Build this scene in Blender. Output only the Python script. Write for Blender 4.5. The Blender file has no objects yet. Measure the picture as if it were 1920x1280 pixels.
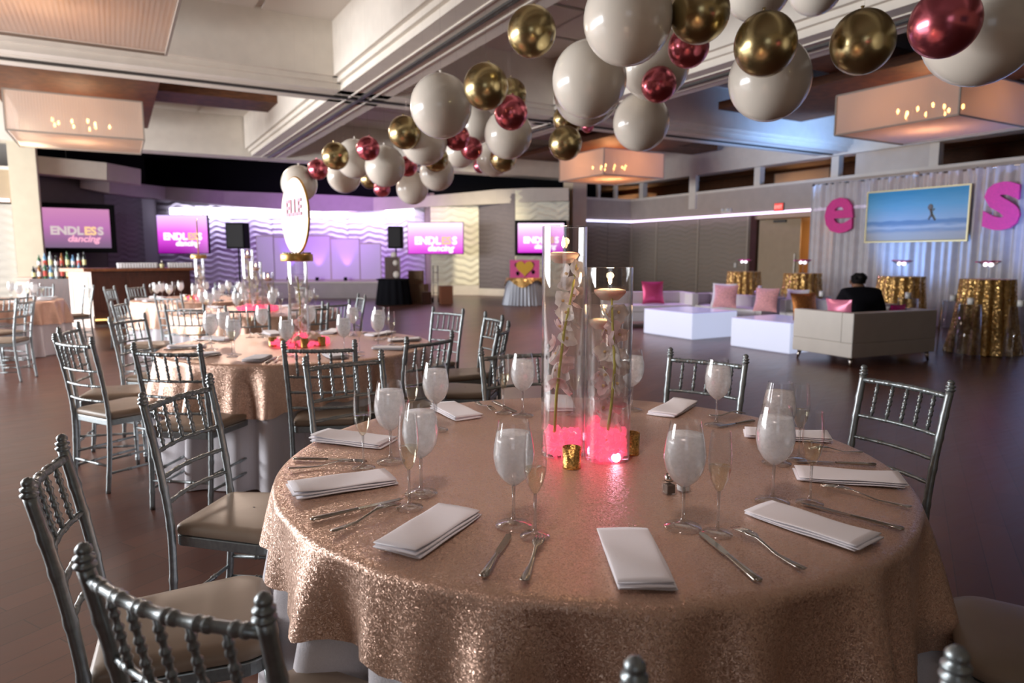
import bpy, math, random
from math import sin, cos, pi, sqrt, atan2, radians
from mathutils import Vector, Matrix
random.seed(7)
SC = bpy.context.scene
COL = SC.collection

# ------------------------------------------------------------------ camera
F, PITCH, CH = 1280.0, 0.1244, 1.385
cam = bpy.data.cameras.new('camera'); camo = bpy.data.objects.new('camera', cam); COL.objects.link(camo)
camo.location = (0, 0, CH); camo.rotation_euler = (pi/2-PITCH, 0, 0)
cam.sensor_width = 36; cam.lens = 24; cam.clip_start = 0.05; cam.clip_end = 200
cam.dof.use_dof = True; cam.dof.focus_distance = 1.95; cam.dof.aperture_fstop = 3.2
SC.camera = camo

# ------------------------------------------------------------------ world, exposure
w = bpy.data.worlds.new('world'); SC.world = w; w.use_nodes = True
w.node_tree.nodes['Background'].inputs[0].default_value = (0.55, 0.68, 1.0, 1)
w.node_tree.nodes['Background'].inputs[1].default_value = 0.03
vs = SC.view_settings
vs.view_transform = 'Standard'; vs.look = 'None'; vs.gamma = 1; vs.use_curve_mapping = False
vs.exposure = 0.48
cy = SC.cycles
cy.max_bounces = 8; cy.diffuse_bounces = 3; cy.glossy_bounces = 3; cy.transmission_bounces = 5
cy.transparent_max_bounces = 40; cy.caustics_reflective = False; cy.caustics_refractive = False
cy.sample_clamp_indirect = 2.5; cy.sample_clamp_direct = 12; cy.use_denoising = True
cy.use_adaptive_sampling = True; cy.adaptive_threshold = 0.02

# room grid: u runs up the hall (away, to the left), v runs across it (to the right)
AX = Vector((-.5, .8660254)); BX = Vector((.8660254, .5))
GA = radians(30)                         # rotation of the grid
def uv(u, v, z=0.0):
    p = AX*u+BX*v
    return Vector((p.x, p.y, z))
def _ray(px, py):
    x, y = px-960, py-640
    c, s = cos(PITCH), sin(PITCH)
    return Vector((x, F*c-y*s, -F*s-y*c))
def at(px, py, z=0.0):                   # the point of the level z that the photo shows at a pixel
    d = _ray(px, py); t = (z-CH)/d.z
    return Vector((d.x*t, d.y*t, z))
def atY(px, py, Y):
    d = _ray(px, py); t = Y/d.y
    return Vector((d.x*t, Y, CH+d.z*t))
def atv(px, py, v):
    d = _ray(px, py); t = v/(d.x*BX.x+d.y*BX.y)
    return Vector((d.x*t, d.y*t, CH+d.z*t))
def atu(px, py, u):
    d = _ray(px, py); t = u/(d.x*AX.x+d.y*AX.y)
    return Vector((d.x*t, d.y*t, CH+d.z*t))
def to_px(p):
    c, s = cos(PITCH), sin(PITCH); Z = p.z-CH
    d = p.y*c-Z*s
    return 960+F*p.x/d, 640-F*(p.y*s+Z*c)/d

# ------------------------------------------------------------------ lamps (daylight through the windows, the hall's stage lights, added fill spots)
def area(name, loc, target, sx, sy, power, color, spread=pi):
    l = bpy.data.lights.new(name, 'AREA'); l.shape = 'RECTANGLE'; l.size = sx; l.size_y = sy
    l.energy = power; l.color = color; l.spread = spread
    o = bpy.data.objects.new(name, l); COL.objects.link(o); o.location = loc
    o.rotation_euler = (Vector(target)-Vector(loc)).to_track_quat('-Z', 'Y').to_euler()
    return o
def spot(name, loc, target, power, color, angle=60, blend=.6, r=.05):
    l = bpy.data.lights.new(name, 'SPOT'); l.energy = power; l.color = color
    l.spot_size = radians(angle); l.spot_blend = blend; l.shadow_soft_size = r
    o = bpy.data.objects.new(name, l); COL.objects.link(o); o.location = loc
    o.rotation_euler = (Vector(target)-Vector(loc)).to_track_quat('-Z', 'Y').to_euler()
    return o
def point(name, loc, power, color, r=.05):
    l = bpy.data.lights.new(name, 'POINT'); l.energy = power; l.color = color; l.shadow_soft_size = r
    o = bpy.data.objects.new(name, l); COL.objects.link(o); o.location = loc
    return o
WV = -7.6                                # the window wall on the left, out of the picture
WINDOWS = [(6.9, 'b'), (9.8, 'c'), (12.7, 'd'), (15.6, 'e'), (18.5, 'f')]
for u, n in WINDOWS:
    area('window_daylight', uv(u, WV+.12, 2.0), uv(u, 5, 1.7), 2.5, 2.3, 330, (.96, .97, 1.0))
for v in (-3.5,):
    area('rear_window_daylight', uv(-4.85, v, 1.9), uv(5, v+2, 1.6), 2.8, 2.0, 15, (.84, .90, 1.0))
# added unseen fill spots that brighten the tables, floor, stage-side walls and column
spot('table_fill_spot', (-.5, .3, 4.05), (.25, 2.25, .80), 150, (1.0, .82, .76), 34, .9, .25)
spot('table_fill_spot', (-1.2, 6.4, 4.05), (-1.5, 4.9, .76), 80, (1.0, .80, .68), 40, .9, .2)
for p_, t_ in (((-.5, 12.5, 4.05), (.5, 10.5, 0)), ((-5.5, 12.5, 4.05), (-4.2, 9.5, .7)), ((2.5, 18.5, 4.05), (1.5, 17, 0))):
    spot('floor_fill_spot', p_, t_, 430, (1.0, .78, .64), 95, .95, .4)
spot('wall_fill_spot', (-.5, 19.5, 4.0), (-1.6, 24.6, 1.6), 800, (1.0, .88, .66), 60, .9, .3)
spot('column_fill_spot', (-9.5, 13.8, 4.0), (-11.9, 17, 2), 200, (1.0, .86, .62), 70, .9, .3)
STAGE_PURPLE = [(-7.5, 19.5), (-4.2, 20.5), (-6.0, 21)]
for i, (x, y) in enumerate(STAGE_PURPLE):
    spot('stage_wash', (x, y, 3.9), (x-.5, 25.5, 1.9), 260, (.62, .25, 1.0), 85, .8, .1)
spot('drape_wash', uv(8.6, 12.6, .25), uv(7.2, 14.0, 2.9), 260, (.18, .42, 1.0), 80, .9, .1)
spot('drape_wash', uv(5.0, 12.4, .25), uv(4.9, 14.0, 2.2), 240, (.25, .40, 1.0), 90, .9, .1)
spot('ceiling_wash', uv(9.6, 14.6, 2.6), uv(11.6, 14.6, 4.3), 420, (.25, .48, 1.0), 110, .9, .1)
spot('lounge_wash', uv(12, 10, 4.0), uv(9.5, 10.5, 0), 420, (.55, .35, .95), 80, .9, .2)

# ------------------------------------------------------------------ materials
MATS = {}
def mat(name, color=(.8, .8, .8), rough=.5, metal=0.0, emit=None, estr=0.0, spec=.5, coat=0, sheen=0):
    if name in MATS: return MATS[name]
    m = bpy.data.materials.new(name); m.use_nodes = True
    b = m.node_tree.nodes['Principled BSDF']
    b.inputs['Base Color'].default_value = (*color, 1); b.inputs['Roughness'].default_value = rough
    b.inputs['Metallic'].default_value = metal; b.inputs['Specular IOR Level'].default_value = spec
    if coat: b.inputs['Coat Weight'].default_value = coat; b.inputs['Coat Roughness'].default_value = .08
    if sheen: b.inputs['Sheen Weight'].default_value = sheen
    if emit: b.inputs['Emission Color'].default_value = (*emit, 1); b.inputs['Emission Strength'].default_value = estr
    MATS[name] = m
    return m
def nd(m, t, **kw):
    n = m.node_tree.nodes.new(t)
    for k, v in kw.items():
        if hasattr(n, k): setattr(n, k, v)
    return n
def lk(m, a, b): m.node_tree.links.new(a, b)
def noisy(m, scale=20, amt=.15, bump=.0, stretch=None, detail=4):
    """vary the base colour (grain, wear) and add fine relief"""
    nt = m.node_tree; b = nt.nodes['Principled BSDF']
    tc = nd(m, 'ShaderNodeTexCoord'); mp = nd(m, 'ShaderNodeMapping')
    if stretch: mp.inputs['Scale'].default_value = stretch
    lk(m, tc.outputs['Object'], mp.inputs['Vector'])
    n = nd(m, 'ShaderNodeTexNoise'); n.inputs['Scale'].default_value = scale; n.inputs['Detail'].default_value = detail
    lk(m, mp.outputs[0], n.inputs['Vector'])
    c = b.inputs['Base Color'].default_value[:3]
    r = nd(m, 'ShaderNodeValToRGB')
    r.color_ramp.elements[0].position = .3; r.color_ramp.elements[1].position = .7
    r.color_ramp.elements[0].color = (*[max(0, x*(1-amt)) for x in c], 1)
    r.color_ramp.elements[1].color = (*[min(1, x*(1+amt)) for x in c], 1)
    lk(m, n.outputs['Fac'], r.inputs['Fac']); lk(m, r.outputs[0], b.inputs['Base Color'])
    if bump:
        bp = nd(m, 'ShaderNodeBump'); bp.inputs['Strength'].default_value = bump; bp.inputs['Distance'].default_value = .01
        lk(m, n.outputs['Fac'], bp.inputs['Height']); lk(m, bp.outputs[0], b.inputs['Normal'])
    return m
def thin_glass(name, tint=(.97, .98, .98), refl=1.0, rough=.0):
    m = bpy.data.materials.new(name); m.use_nodes = True; MATS[name] = m
    nt = m.node_tree; nt.nodes.clear()
    o = nt.nodes.new('ShaderNodeOutputMaterial'); mx = nt.nodes.new('ShaderNodeMixShader')
    t = nt.nodes.new('ShaderNodeBsdfTransparent'); t.inputs[0].default_value = (*tint, 1)
    g = nt.nodes.new('ShaderNodeBsdfGlossy'); g.inputs['Roughness'].default_value = rough
    f = nt.nodes.new('ShaderNodeLayerWeight'); f.inputs['Blend'].default_value = .5
    pw = nt.nodes.new('ShaderNodeMath'); pw.operation = 'POWER'; pw.inputs[1].default_value = 2.4
    k = nt.nodes.new('ShaderNodeMath'); k.operation = 'MULTIPLY_ADD'; k.inputs[1].default_value = .62*refl; k.inputs[2].default_value = .035*refl; k.use_clamp = True
    nt.links.new(f.outputs['Facing'], pw.inputs[0]); nt.links.new(pw.outputs[0], k.inputs[0]); nt.links.new(k.outputs[0], mx.inputs[0])
    nt.links.new(t.outputs[0], mx.inputs[1]); nt.links.new(g.outputs[0], mx.inputs[2]); nt.links.new(mx.outputs[0], o.inputs[0])
    return m
def veil(name, color, alpha, trans=.6, gloss=.1, scale=60, rough=.3):
    """a half-clear cloth, frost or petal: part transparent, part translucent"""
    m = bpy.data.materials.new(name); m.use_nodes = True; MATS[name] = m
    nt = m.node_tree; nt.nodes.clear(); N = nt.nodes.new; L = nt.links.new
    o = N('ShaderNodeOutputMaterial'); mx = N('ShaderNodeMixShader'); tr = N('ShaderNodeBsdfTransparent')
    df = N('ShaderNodeBsdfDiffuse'); tl = N('ShaderNodeBsdfTranslucent'); m2 = N('ShaderNodeMixShader'); m3 = N('ShaderNodeMixShader')
    gl = N('ShaderNodeBsdfGlossy'); gl.inputs['Roughness'].default_value = rough
    df.inputs[0].default_value = tl.inputs[0].default_value = (*color, 1)
    m2.inputs[0].default_value = trans; m3.inputs[0].default_value = gloss
    L(df.outputs[0], m2.inputs[1]); L(tl.outputs[0], m2.inputs[2]); L(m2.outputs[0], m3.inputs[1]); L(gl.outputs[0], m3.inputs[2])
    tc = N('ShaderNodeTexCoord'); n = N('ShaderNodeTexNoise'); n.inputs['Scale'].default_value = scale
    L(tc.outputs['Object'], n.inputs['Vector'])
    mr = N('ShaderNodeMapRange'); mr.inputs['From Min'].default_value = .3; mr.inputs['From Max'].default_value = .7
    mr.inputs['To Min'].default_value = max(0, alpha-.12); mr.inputs['To Max'].default_value = min(1, alpha+.12)
    L(n.outputs['Fac'], mr.inputs[0]); L(mr.outputs[0], mx.inputs[0])
    L(tr.outputs[0], mx.inputs[1]); L(m3.outputs[0], mx.inputs[2]); L(mx.outputs[0], o.inputs[0])
    return m
def _water():
    return veil('vase_water', (1.0, .86, .86), .13, .5, .30, .5, .03)  # pink light scattered in the water is put in as a milky tint
def sequin(name, c1, c2, scale, tilt, metal=.75, rough=.32, spec=.5):
    m = mat(name, c1, rough, metal, spec=spec); b = m.node_tree.nodes['Principled BSDF']
    tc = nd(m, 'ShaderNodeTexCoord')
    # wavy rows of sequins
    nz = nd(m, 'ShaderNodeTexNoise'); nz.inputs['Scale'].default_value = 70; nz.inputs['Detail'].default_value = 1
    lk(m, tc.outputs['Object'], nz.inputs['Vector'])
    ad = nd(m, 'ShaderNodeMixRGB', blend_type='ADD'); ad.inputs[0].default_value = .02
    lk(m, tc.outputs['Object'], ad.inputs[1]); lk(m, nz.outputs['Color'], ad.inputs[2])
    v = nd(m, 'ShaderNodeTexVoronoi'); v.inputs['Scale'].default_value = scale
    lk(m, ad.outputs[0], v.inputs['Vector'])
    sep = nd(m, 'ShaderNodeSeparateColor'); lk(m, v.outputs['Color'], sep.inputs[0])
    r = nd(m, 'ShaderNodeValToRGB'); r.color_ramp.elements[0].color = (*c1, 1); r.color_ramp.elements[1].color = (*c2, 1)
    lk(m, sep.outputs[0], r.inputs[0])
    # the net between the sequins shows darker
    lk(m, r.outputs[0], b.inputs['Base Color'])
    sub = nd(m, 'ShaderNodeVectorMath', operation='SUBTRACT'); sub.inputs[1].default_value = (.5, .5, .5)
    lk(m, v.outputs['Color'], sub.inputs[0])
    sc = nd(m, 'ShaderNodeVectorMath', operation='SCALE'); sc.inputs['Scale'].default_value = tilt
    lk(m, sub.outputs[0], sc.inputs[0])
    ge = nd(m, 'ShaderNodeNewGeometry'); av = nd(m, 'ShaderNodeVectorMath', operation='ADD')
    lk(m, ge.outputs['Normal'], av.inputs[0]); lk(m, sc.outputs[0], av.inputs[1])
    nm = nd(m, 'ShaderNodeVectorMath', operation='NORMALIZE'); lk(m, av.outputs[0], nm.inputs[0])
    lk(m, nm.outputs[0], b.inputs['Normal'])
    return m

M_SILVER = noisy(mat('silver_paint', (.30, .335, .345), .36, .72), 60, .12, .05)
M_CUSHION = noisy(mat('taupe_vinyl', (.34, .26, .195), .42), 8, .06, .03)
M_WHITE = noisy(mat('white_linen', (.86, .83, .88), .85, sheen=.3), 300, .04, .15)
M_NAPKIN = noisy(mat('napkin_linen', (.97, .93, .98), .8, sheen=.3), 700, .03, .12)
M_SEQ = sequin('rose_gold_sequins', (.56, .32, .22), (.94, .66, .51), 400, .58, .5, .38)
for _l in list(M_SEQ.node_tree.links):
    if _l.to_socket.name == 'Normal' and _l.to_node.type == 'BSDF_PRINCIPLED': M_SEQ.node_tree.links.new(_l.from_socket, _l.to_node.inputs['Coat Normal'])
M_SEQ.node_tree.nodes['Principled BSDF'].inputs['Coat Weight'].default_value = .5; M_SEQ.node_tree.nodes['Principled BSDF'].inputs['Coat Roughness'].default_value = .28
M_GOLDSEQ = sequin('gold_sequins', (.42, .24, .07), (.80, .52, .20), 60, .9, .8, .3)
M_GLASS = thin_glass('clear_glass', (.985, .99, .99), 1.5)
M_VASE = thin_glass('vase_glass', (.97, .975, .975), 1.6)
M_WATER = None
M_WATER = _water()
M_STEM = thin_glass('solid_glass', (.95, .96, .97), 2.2, .05)
M_FROST = veil('condensation', (1.0, .99, 1.0), .74, .45, .10, 90, .25)
M_WINE = thin_glass('sparkling_wine', (.985, .965, .87), .8)
M_STEEL = noisy(mat('polished_steel', (.48, .45, .41), .2, 1.0), 40, .1)
M_BWHITE = mat('white_latex', (.92, .85, .74), .22, coat=.5)
M_BGOLD = mat('chrome_gold_latex', (.52, .42, .21), .24, .95)
M_BPINK = mat('chrome_pink_latex', (.68, .17, .22), .22, .92)
M_CEIL = noisy(mat('ceiling_plaster', (.68, .62, .56), .8), 3, .04)
M_TILE = noisy(mat('ceiling_tile_fibre', (.70, .64, .57), .9), 120, .06, .1)
M_BEAM = noisy(mat('cream_plaster', (.80, .74, .65), .7), 4, .04)
M_DARK = mat('dark_seam', (.05, .045, .04), .5)
M_BLACK = mat('black', (.004, .004, .005), .8, spec=.1)
M_WOOD = noisy(mat('walnut_beam', (.11, .038, .012), .6), 6, .4, .05, (1, 1, 6))
M_BARWOOD = noisy(mat('mahogany', (.05, .013, .007), .3), 5, .35, .03, (8, 8, 1))
M_BARPANEL = noisy(mat('pale_bar_panel', (.80, .66, .58), .6), 5, .05)
M_BARTOP = noisy(mat('bar_top_wood', (.17, .055, .022), .25), 5, .3, .02, (1, 8, 1))
M_WALLGREY = noisy(mat('wall_taupe', (.30, .26, .215), .75), 5, .06, .05, (1, 1, 12))
M_WALLDARK = noisy(mat('wall_plum', (.10, .085, .10), .75), 5, .08, .06, (1, 1, 12))
M_CREAMW = noisy(mat('wave_cream', (.84, .80, .64), .6), 5, .03)
M_STAGEW = noisy(mat('wave_white', (.60, .58, .64), .6), 5, .03)
M_TAN = noisy(mat('tan_paint', (.42, .33, .22), .7), 5, .04)
M_GOLDM = mat('brushed_gold', (.70, .42, .13), .35, .85)
M_VOTIVE = noisy(mat('mercury_gold_glass', (.60, .34, .10), .22, .85), 160, .6, .25)
M_SOFA = noisy(mat('white_leather', (.70, .67, .62), .45), 5, .03, .02)
M_CUBE = mat('lit_acrylic', (.55, .55, .62), .3, emit=(.66, .74, 1.0), estr=.45)
M_CANDLE = mat('candle_wax', (.98, .66, .52), .5); M_CANDLE.node_tree.nodes['Principled BSDF'].inputs['Subsurface Weight'].default_value = .5; M_CANDLE.node_tree.nodes['Principled BSDF'].inputs['Subsurface Scale'].default_value = .02
M_FLAME = mat('candle_flame', (1, .6, .3), .5, emit=(1, .62, .28), estr=14)
M_PILLAR = mat('white_wax', (.85, .85, .82), .5)
M_STALK = mat('orchid_stalk', (.62, .54, .08), .5)
M_PETAL = veil('orchid_petal', (1.0, .93, .90), .93, .38, .03, 30)
M_PETALP = veil('orchid_petal_blush', (1.0, .76, .76), .93, .38, .03, 30)
M_CRYSTAL = mat('pink_acrylic_crystals', (.95, .16, .28), .12, emit=(1, .10, .20), estr=.8)  # glow from the submerged lights is put into the crystals as emission
M_BULB = mat('warm_bulb', (1, .6, .3), .5, emit=(1, .42, .12), estr=26)
M_LEDP = mat('led_lilac', (1, 1, 1), .5, emit=(.85, .62, 1.0), estr=1.7)
M_LEDB = mat('led_blue_white', (1, 1, 1), .5, emit=(.68, .66, 1.0), estr=1.7)
M_LEDW = mat('led_panel_white', (1, 1, 1), .5, emit=(.88, .82, 1.0), estr=3.2)
M_SHADE = veil('organza_shade', (.80, .71, .63), .86, .55, .0, .5)
M_DIFF = veil('organza_diffuser', (.82, .70, .62), .86, .6, .0, .5)
M_FRAME = mat('shade_frame', (.35, .30, .25), .5)
M_HOT = mat('hot_pink_glitter', (.80, .02, .32), .5)
M_HOT = noisy(M_HOT, 90, .3, .1)
M_PURPLEP = mat('dj_facade_white', (.52, .48, .60), .5)
M_CLOTHG = mat('silver_satin', (.35, .37, .42), .4, .3)
M_ACRYL = thin_glass('clear_acrylic', (.86, .88, .93), 1.6)
M_SKIN = mat('skin', (.25, .13, .08), .5); M_HAIR = noisy(mat('black_hair', (.006, .005, .005), .7, spec=.2), 60, .4, .4)
M_JACKET = noisy(mat('black_fabric', (.006, .006, .009), .9, spec=.15), 200, .2, .1)
M_CARD = noisy(mat('cardboard', (.30, .20, .12), .8), 10, .08)

def floor_mat():
    m = mat('floor_wood', (.1, .05, .03), .32, spec=.9); b = m.node_tree.nodes['Principled BSDF']
    tc = nd(m, 'ShaderNodeTexCoord'); mp = nd(m, 'ShaderNodeMapping'); mp.inputs['Rotation'].default_value = (0, 0, -GA)
    lk(m, tc.outputs['Object'], mp.inputs['Vector'])
    br = nd(m, 'ShaderNodeTexBrick'); br.inputs['Scale'].default_value = 1.0
    br.inputs['Color1'].default_value = (.155, .062, .040, 1); br.inputs['Color2'].default_value = (.110, .043, .028, 1)
    br.inputs['Mortar'].default_value = (.05, .022, .015, 1); br.inputs['Mortar Size'].default_value = .002
    br.inputs['Brick Width'].default_value = 1.2; br.inputs['Row Height'].default_value = .13
    lk(m, mp.outputs[0], br.inputs['Vector'])
    n = nd(m, 'ShaderNodeTexNoise'); n.inputs['Scale'].default_value = 3; n.inputs['Detail'].default_value = 6
    m3 = nd(m, 'ShaderNodeMapping'); m3.inputs['Rotation'].default_value = (0, 0, -GA); m3.inputs['Scale'].default_value = (1, 9, 1)
    lk(m, tc.outputs['Object'], m3.inputs['Vector']); lk(m, m3.outputs[0], n.inputs['Vector'])
    mx = nd(m, 'ShaderNodeMixRGB', blend_type='MULTIPLY'); mx.inputs[0].default_value = .7
    rr = nd(m, 'ShaderNodeValToRGB'); rr.color_ramp.elements[0].color = (.5, .45, .4, 1); rr.color_ramp.elements[1].color = (1.2, 1.1, 1.1, 1)
    lk(m, n.outputs['Fac'], rr.inputs[0]); lk(m, br.outputs['Color'], mx.inputs[1]); lk(m, rr.outputs[0], mx.inputs[2])
    lk(m, mx.outputs[0], b.inputs['Base Color'])
    r2 = nd(m, 'ShaderNodeMapRange'); r2.inputs['To Min'].default_value = .24; r2.inputs['To Max'].default_value = .42
    lk(m, n.outputs['Fac'], r2.inputs[0]); lk(m, r2.outputs[0], b.inputs['Roughness'])
    return m
M_FLOOR = floor_mat()

# ------------------------------------------------------------------ mesh helpers
class MB:
    def __init__(s): s.v = []; s.f = []
    def box(s, x0, x1, y0, y1, z0, z1, M=None):
        b = len(s.v)
        for z in (z0, z1):
            for x, y in ((x0, y0), (x1, y0), (x1, y1), (x0, y1)): s.v.append((x, y, z))
        if M is not None: s.v[b:] = [tuple(M @ Vector(p)) for p in s.v[b:]]
        s.f += [(b+3, b+2, b+1, b), (b+4, b+5, b+6, b+7), (b, b+1, b+5, b+4), (b+1, b+2, b+6, b+5), (b+2, b+3, b+7, b+6), (b+3, b, b+4, b+7)]
        return s
    def tube(s, pts, rad, n=8, cap=True):
        pts = [Vector(p) for p in pts]
        if not hasattr(rad, '__len__'): rad = [rad]*len(pts)
        b = len(s.v); up = None
        for i, p in enumerate(pts):
            t = (pts[min(i+1, len(pts)-1)]-pts[max(i-1, 0)]).normalized()
            if up is None: up = Vector((1, 0, 0)) if abs(t.x) < .8 else Vector((0, 1, 0))
            a = (up-t*up.dot(t)).normalized(); c = t.cross(a); up = a
            for k in range(n):
                w_ = 2*pi*k/n; q = p+(a*cos(w_)+c*sin(w_))*rad[i]; s.v.append(tuple(q))
        for i in range(len(pts)-1):
            for k in range(n):
                k2 = (k+1) % n
                s.f.append((b+i*n+k, b+i*n+k2, b+(i+1)*n+k2, b+(i+1)*n+k))
        if cap:
            s.f.append(tuple(b+k for k in range(n))[::-1]); e = b+(len(pts)-1)*n; s.f.append(tuple(e+k for k in range(n)))
        return s
    def lathe(s, prof, n=24, c=(0, 0, 0), cap=False):
        b = len(s.v)
        for r, z in prof:
            for k in range(n):
                a = 2*pi*k/n; s.v.append((c[0]+r*cos(a), c[1]+r*sin(a), c[2]+z))
        for i in range(len(prof)-1):
            for k in range(n):
                k2 = (k+1) % n; s.f.append((b+i*n+k, b+i*n+k2, b+(i+1)*n+k2, b+(i+1)*n+k))
        if cap:
            s.f.append(tuple(b+k for k in range(n))[::-1]); e = b+(len(prof)-1)*n; s.f.append(tuple(e+k for k in range(n)))
        return s
    def grid(s, fn, nu, nv):
        b = len(s.v)
        for i in range(nu+1):
            for j in range(nv+1): s.v.append(tuple(fn(i/nu, j/nv)))
        for i in range(nu):
            for j in range(nv):
                a = b+i*(nv+1)+j; s.f.append((a, a+nv+1, a+nv+2, a+1))
        return s
    def prism(s, poly, z0, z1):
        b = len(s.v); n = len(poly)
        for z in (z0, z1):
            for x, y in poly: s.v.append((x, y, z))
        s.f.append(tuple(b+i for i in range(n))[::-1]); s.f.append(tuple(b+n+i for i in range(n)))
        for i in range(n):
            j = (i+1) % n; s.f.append((b+i, b+j, b+n+j, b+n+i))
        return s
    def ell(s, c, r, nu=16, nv=10):
        return s.lathe2(c, r, nu, nv)
    def lathe2(s, c, r, nu, nv):
        b = len(s.v)
        for i in range(nv+1):
            t = pi*i/nv
            rr = max(1e-4, sin(t))
            for k in range(nu):
                a = 2*pi*k/nu; s.v.append((c[0]+r[0]*rr*cos(a), c[1]+r[1]*rr*sin(a), c[2]-r[2]*cos(t)))
        for i in range(nv):
            for k in range(nu):
                k2 = (k+1) % nu; s.f.append((b+i*nu+k, b+i*nu+k2, b+(i+1)*nu+k2, b+(i+1)*nu+k))
        return s
    def mesh(s, name, m=None, smooth=True):
        me = bpy.data.meshes.new(name); me.from_pydata(s.v, [], s.f); me.update()
        if m: me.materials.append(m)
        if smooth: me.shade_smooth() if hasattr(me, 'shade_smooth') else me.polygons.foreach_set('use_smooth', [True]*len(me.polygons))
        return me
def obj(name, data, parent=None, loc=(0, 0, 0), rot=(0, 0, 0)):
    o = bpy.data.objects.new(name, data); COL.objects.link(o)
    o.location = loc; o.rotation_euler = rot
    if parent: o.parent = parent
    return o
def build(mb, name, m, parent=None, smooth=True, loc=(0, 0, 0), rot=(0, 0, 0), bevel=0):
    o = obj(name, mb.mesh(name, m, smooth), parent, loc, rot)
    if bevel:
        b = o.modifiers.new('bevel', 'BEVEL'); b.width = bevel; b.segments = 2; b.limit_method = 'ANGLE'
    return o
KEYED = []
def tag(o, label=None, cat=None, group=None):
    if label: o['label'] = label
    if cat: o['category'] = cat
    if group: o['group'] = group
    return o
def thing(name, label, cat, loc=(0, 0, 0), rz=0, group=None):
    o = obj(name, None, None, loc, (0, 0, rz)); o.empty_display_size = .1
    return tag(o, label, cat, group)
def struct(name, mb, m, smooth=False, parent=None, loc=(0, 0, 0), rot=(0, 0, 0)):
    o = build(mb, name, m, parent, smooth, loc, rot)
    if not parent: o['kind'] = 'structure'
    return o
def copy_tree(o, parent=None):
    c = o.copy(); COL.objects.link(c); c.parent = parent
    for ch in KIDS.get(o.name, []): copy_tree(ch, c)
    return c
KIDS = {}
def freeze(root):                       # remember a thing's children once, for copy_tree
    def rec(o):
        KIDS[o.name] = list(o.children)
        for c in o.children: rec(c)
    rec(root)
ORD = ['leftmost', 'second', 'third', 'fourth', 'fifth', 'sixth', 'seventh', 'eighth', 'ninth', 'tenth', 'eleventh', 'twelfth',
       'thirteenth', 'fourteenth', 'fifteenth', 'sixteenth', 'seventeenth', 'eighteenth', 'nineteenth', 'twentieth',
       'twenty-first', 'twenty-second', 'twenty-third', 'twenty-fourth', 'twenty-fifth', 'twenty-sixth', 'twenty-seventh', 'twenty-eighth', 'twenty-ninth', 'thirtieth']
def order_labels(objs, desc, among):
    """labels by place in the photo: leftmost, second from the left, ..., rightmost"""
    objs = sorted(objs, key=lambda o: to_px(Vector(o.location))[0])
    n = len(objs)
    for i, o in enumerate(objs):
        if i == n-1 and n > 1: w_ = 'rightmost'
        elif i == 0: w_ = 'leftmost'
        elif i < n/2: w_ = ORD[i]+' from the left'
        else: w_ = ORD[n-1-i]+' from the right'
        o['label'] = f'{desc}, {w_} {among}'

# ================================================================== THE ROOM
R30 = Matrix.Rotation(GA, 4, 'Z')
# local frame for everything on the grid: x = v (across), y = u (up the hall); rotated by 30 degrees
def G(x0, x1, y0, y1, z0, z1, mb=None):
    mb = mb or MB(); return mb.box(x0, x1, y0, y1, z0, z1)
RG = (0, 0, GA)
struct('floor', G(-8, 27, -5, 34, -.12, 0), M_FLOOR, rot=RG)
ceil = struct('ceiling', G(-8, 27, -5, 20.6, 5.16, 5.3), M_CEIL, rot=RG)
# ceiling tiles, one object each, in the coffers that the photograph looks into
tile = MB().box(-.59, .59, -.59, .59, 0, .03).mesh('ceiling_tile', M_TILE, False)
VL = [-4.75, 3.85, 8.1, 17.1]; UL = [3.4, 12.0, 20.6]
nt_ = 0
for (v0, v1, u0, u1) in ((-4.3, 3.4, 12.45, 20.15), (-4.3, 3.4, 3.85, 11.55), (4.3, 7.65, 3.85, 11.55), (4.3, 7.65, 12.45, 20.15),
                         (8.55, 16.65, 12.45, 20.15), (8.55, 16.65, 3.85, 11.55)):
    nv, nu = round((v1-v0)/1.2), round((u1-u0)/1.2)
    for i in range(nv):
        for j in range(nu):
            if nt_ >= 290: break
            nt_ += 1
            vv = v0+(i+.5)*(v1-v0)/nv; uu = u0+(j+.5)*(u1-u0)/nu
            p = Matrix.Rotation(0, 4, 'Z') @ Vector((vv, uu, 5.12))
            obj('ceiling_tile', tile, ceil, p)
def beam_v(v, u0, u1, n):                 # a beam that runs up the hall at cross position v
    mb = G(v-.45, v+.45, u0, u1, 4.1, 5.16); G(v-.52, v+.52, u0, u1, 4.2, 5.16, mb); G(v-.60, v+.60, u0, u1, 4.28, 5.16, mb)
    b = struct('trim_%d' % n, mb, M_BEAM, rot=RG)
    build(G(v-.035, v-.015, u0, u1, 4.07, 4.1), 'seam_strip', M_DARK, b, False)
    build(G(v+.015, v+.035, u0, u1, 4.07, 4.1), 'seam_strip', M_DARK, b, False)
    build(G(v-.015, v+.015, u0, u1, 4.08, 4.1), 'track', M_STEEL, b, False)
    build(G(v-.20, v-.17, u0, u1, 4.085, 4.1), 'bead', M_BEAM, b, False)
    build(G(v+.17, v+.20, u0, u1, 4.085, 4.1), 'bead', M_BEAM, b, False)
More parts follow.
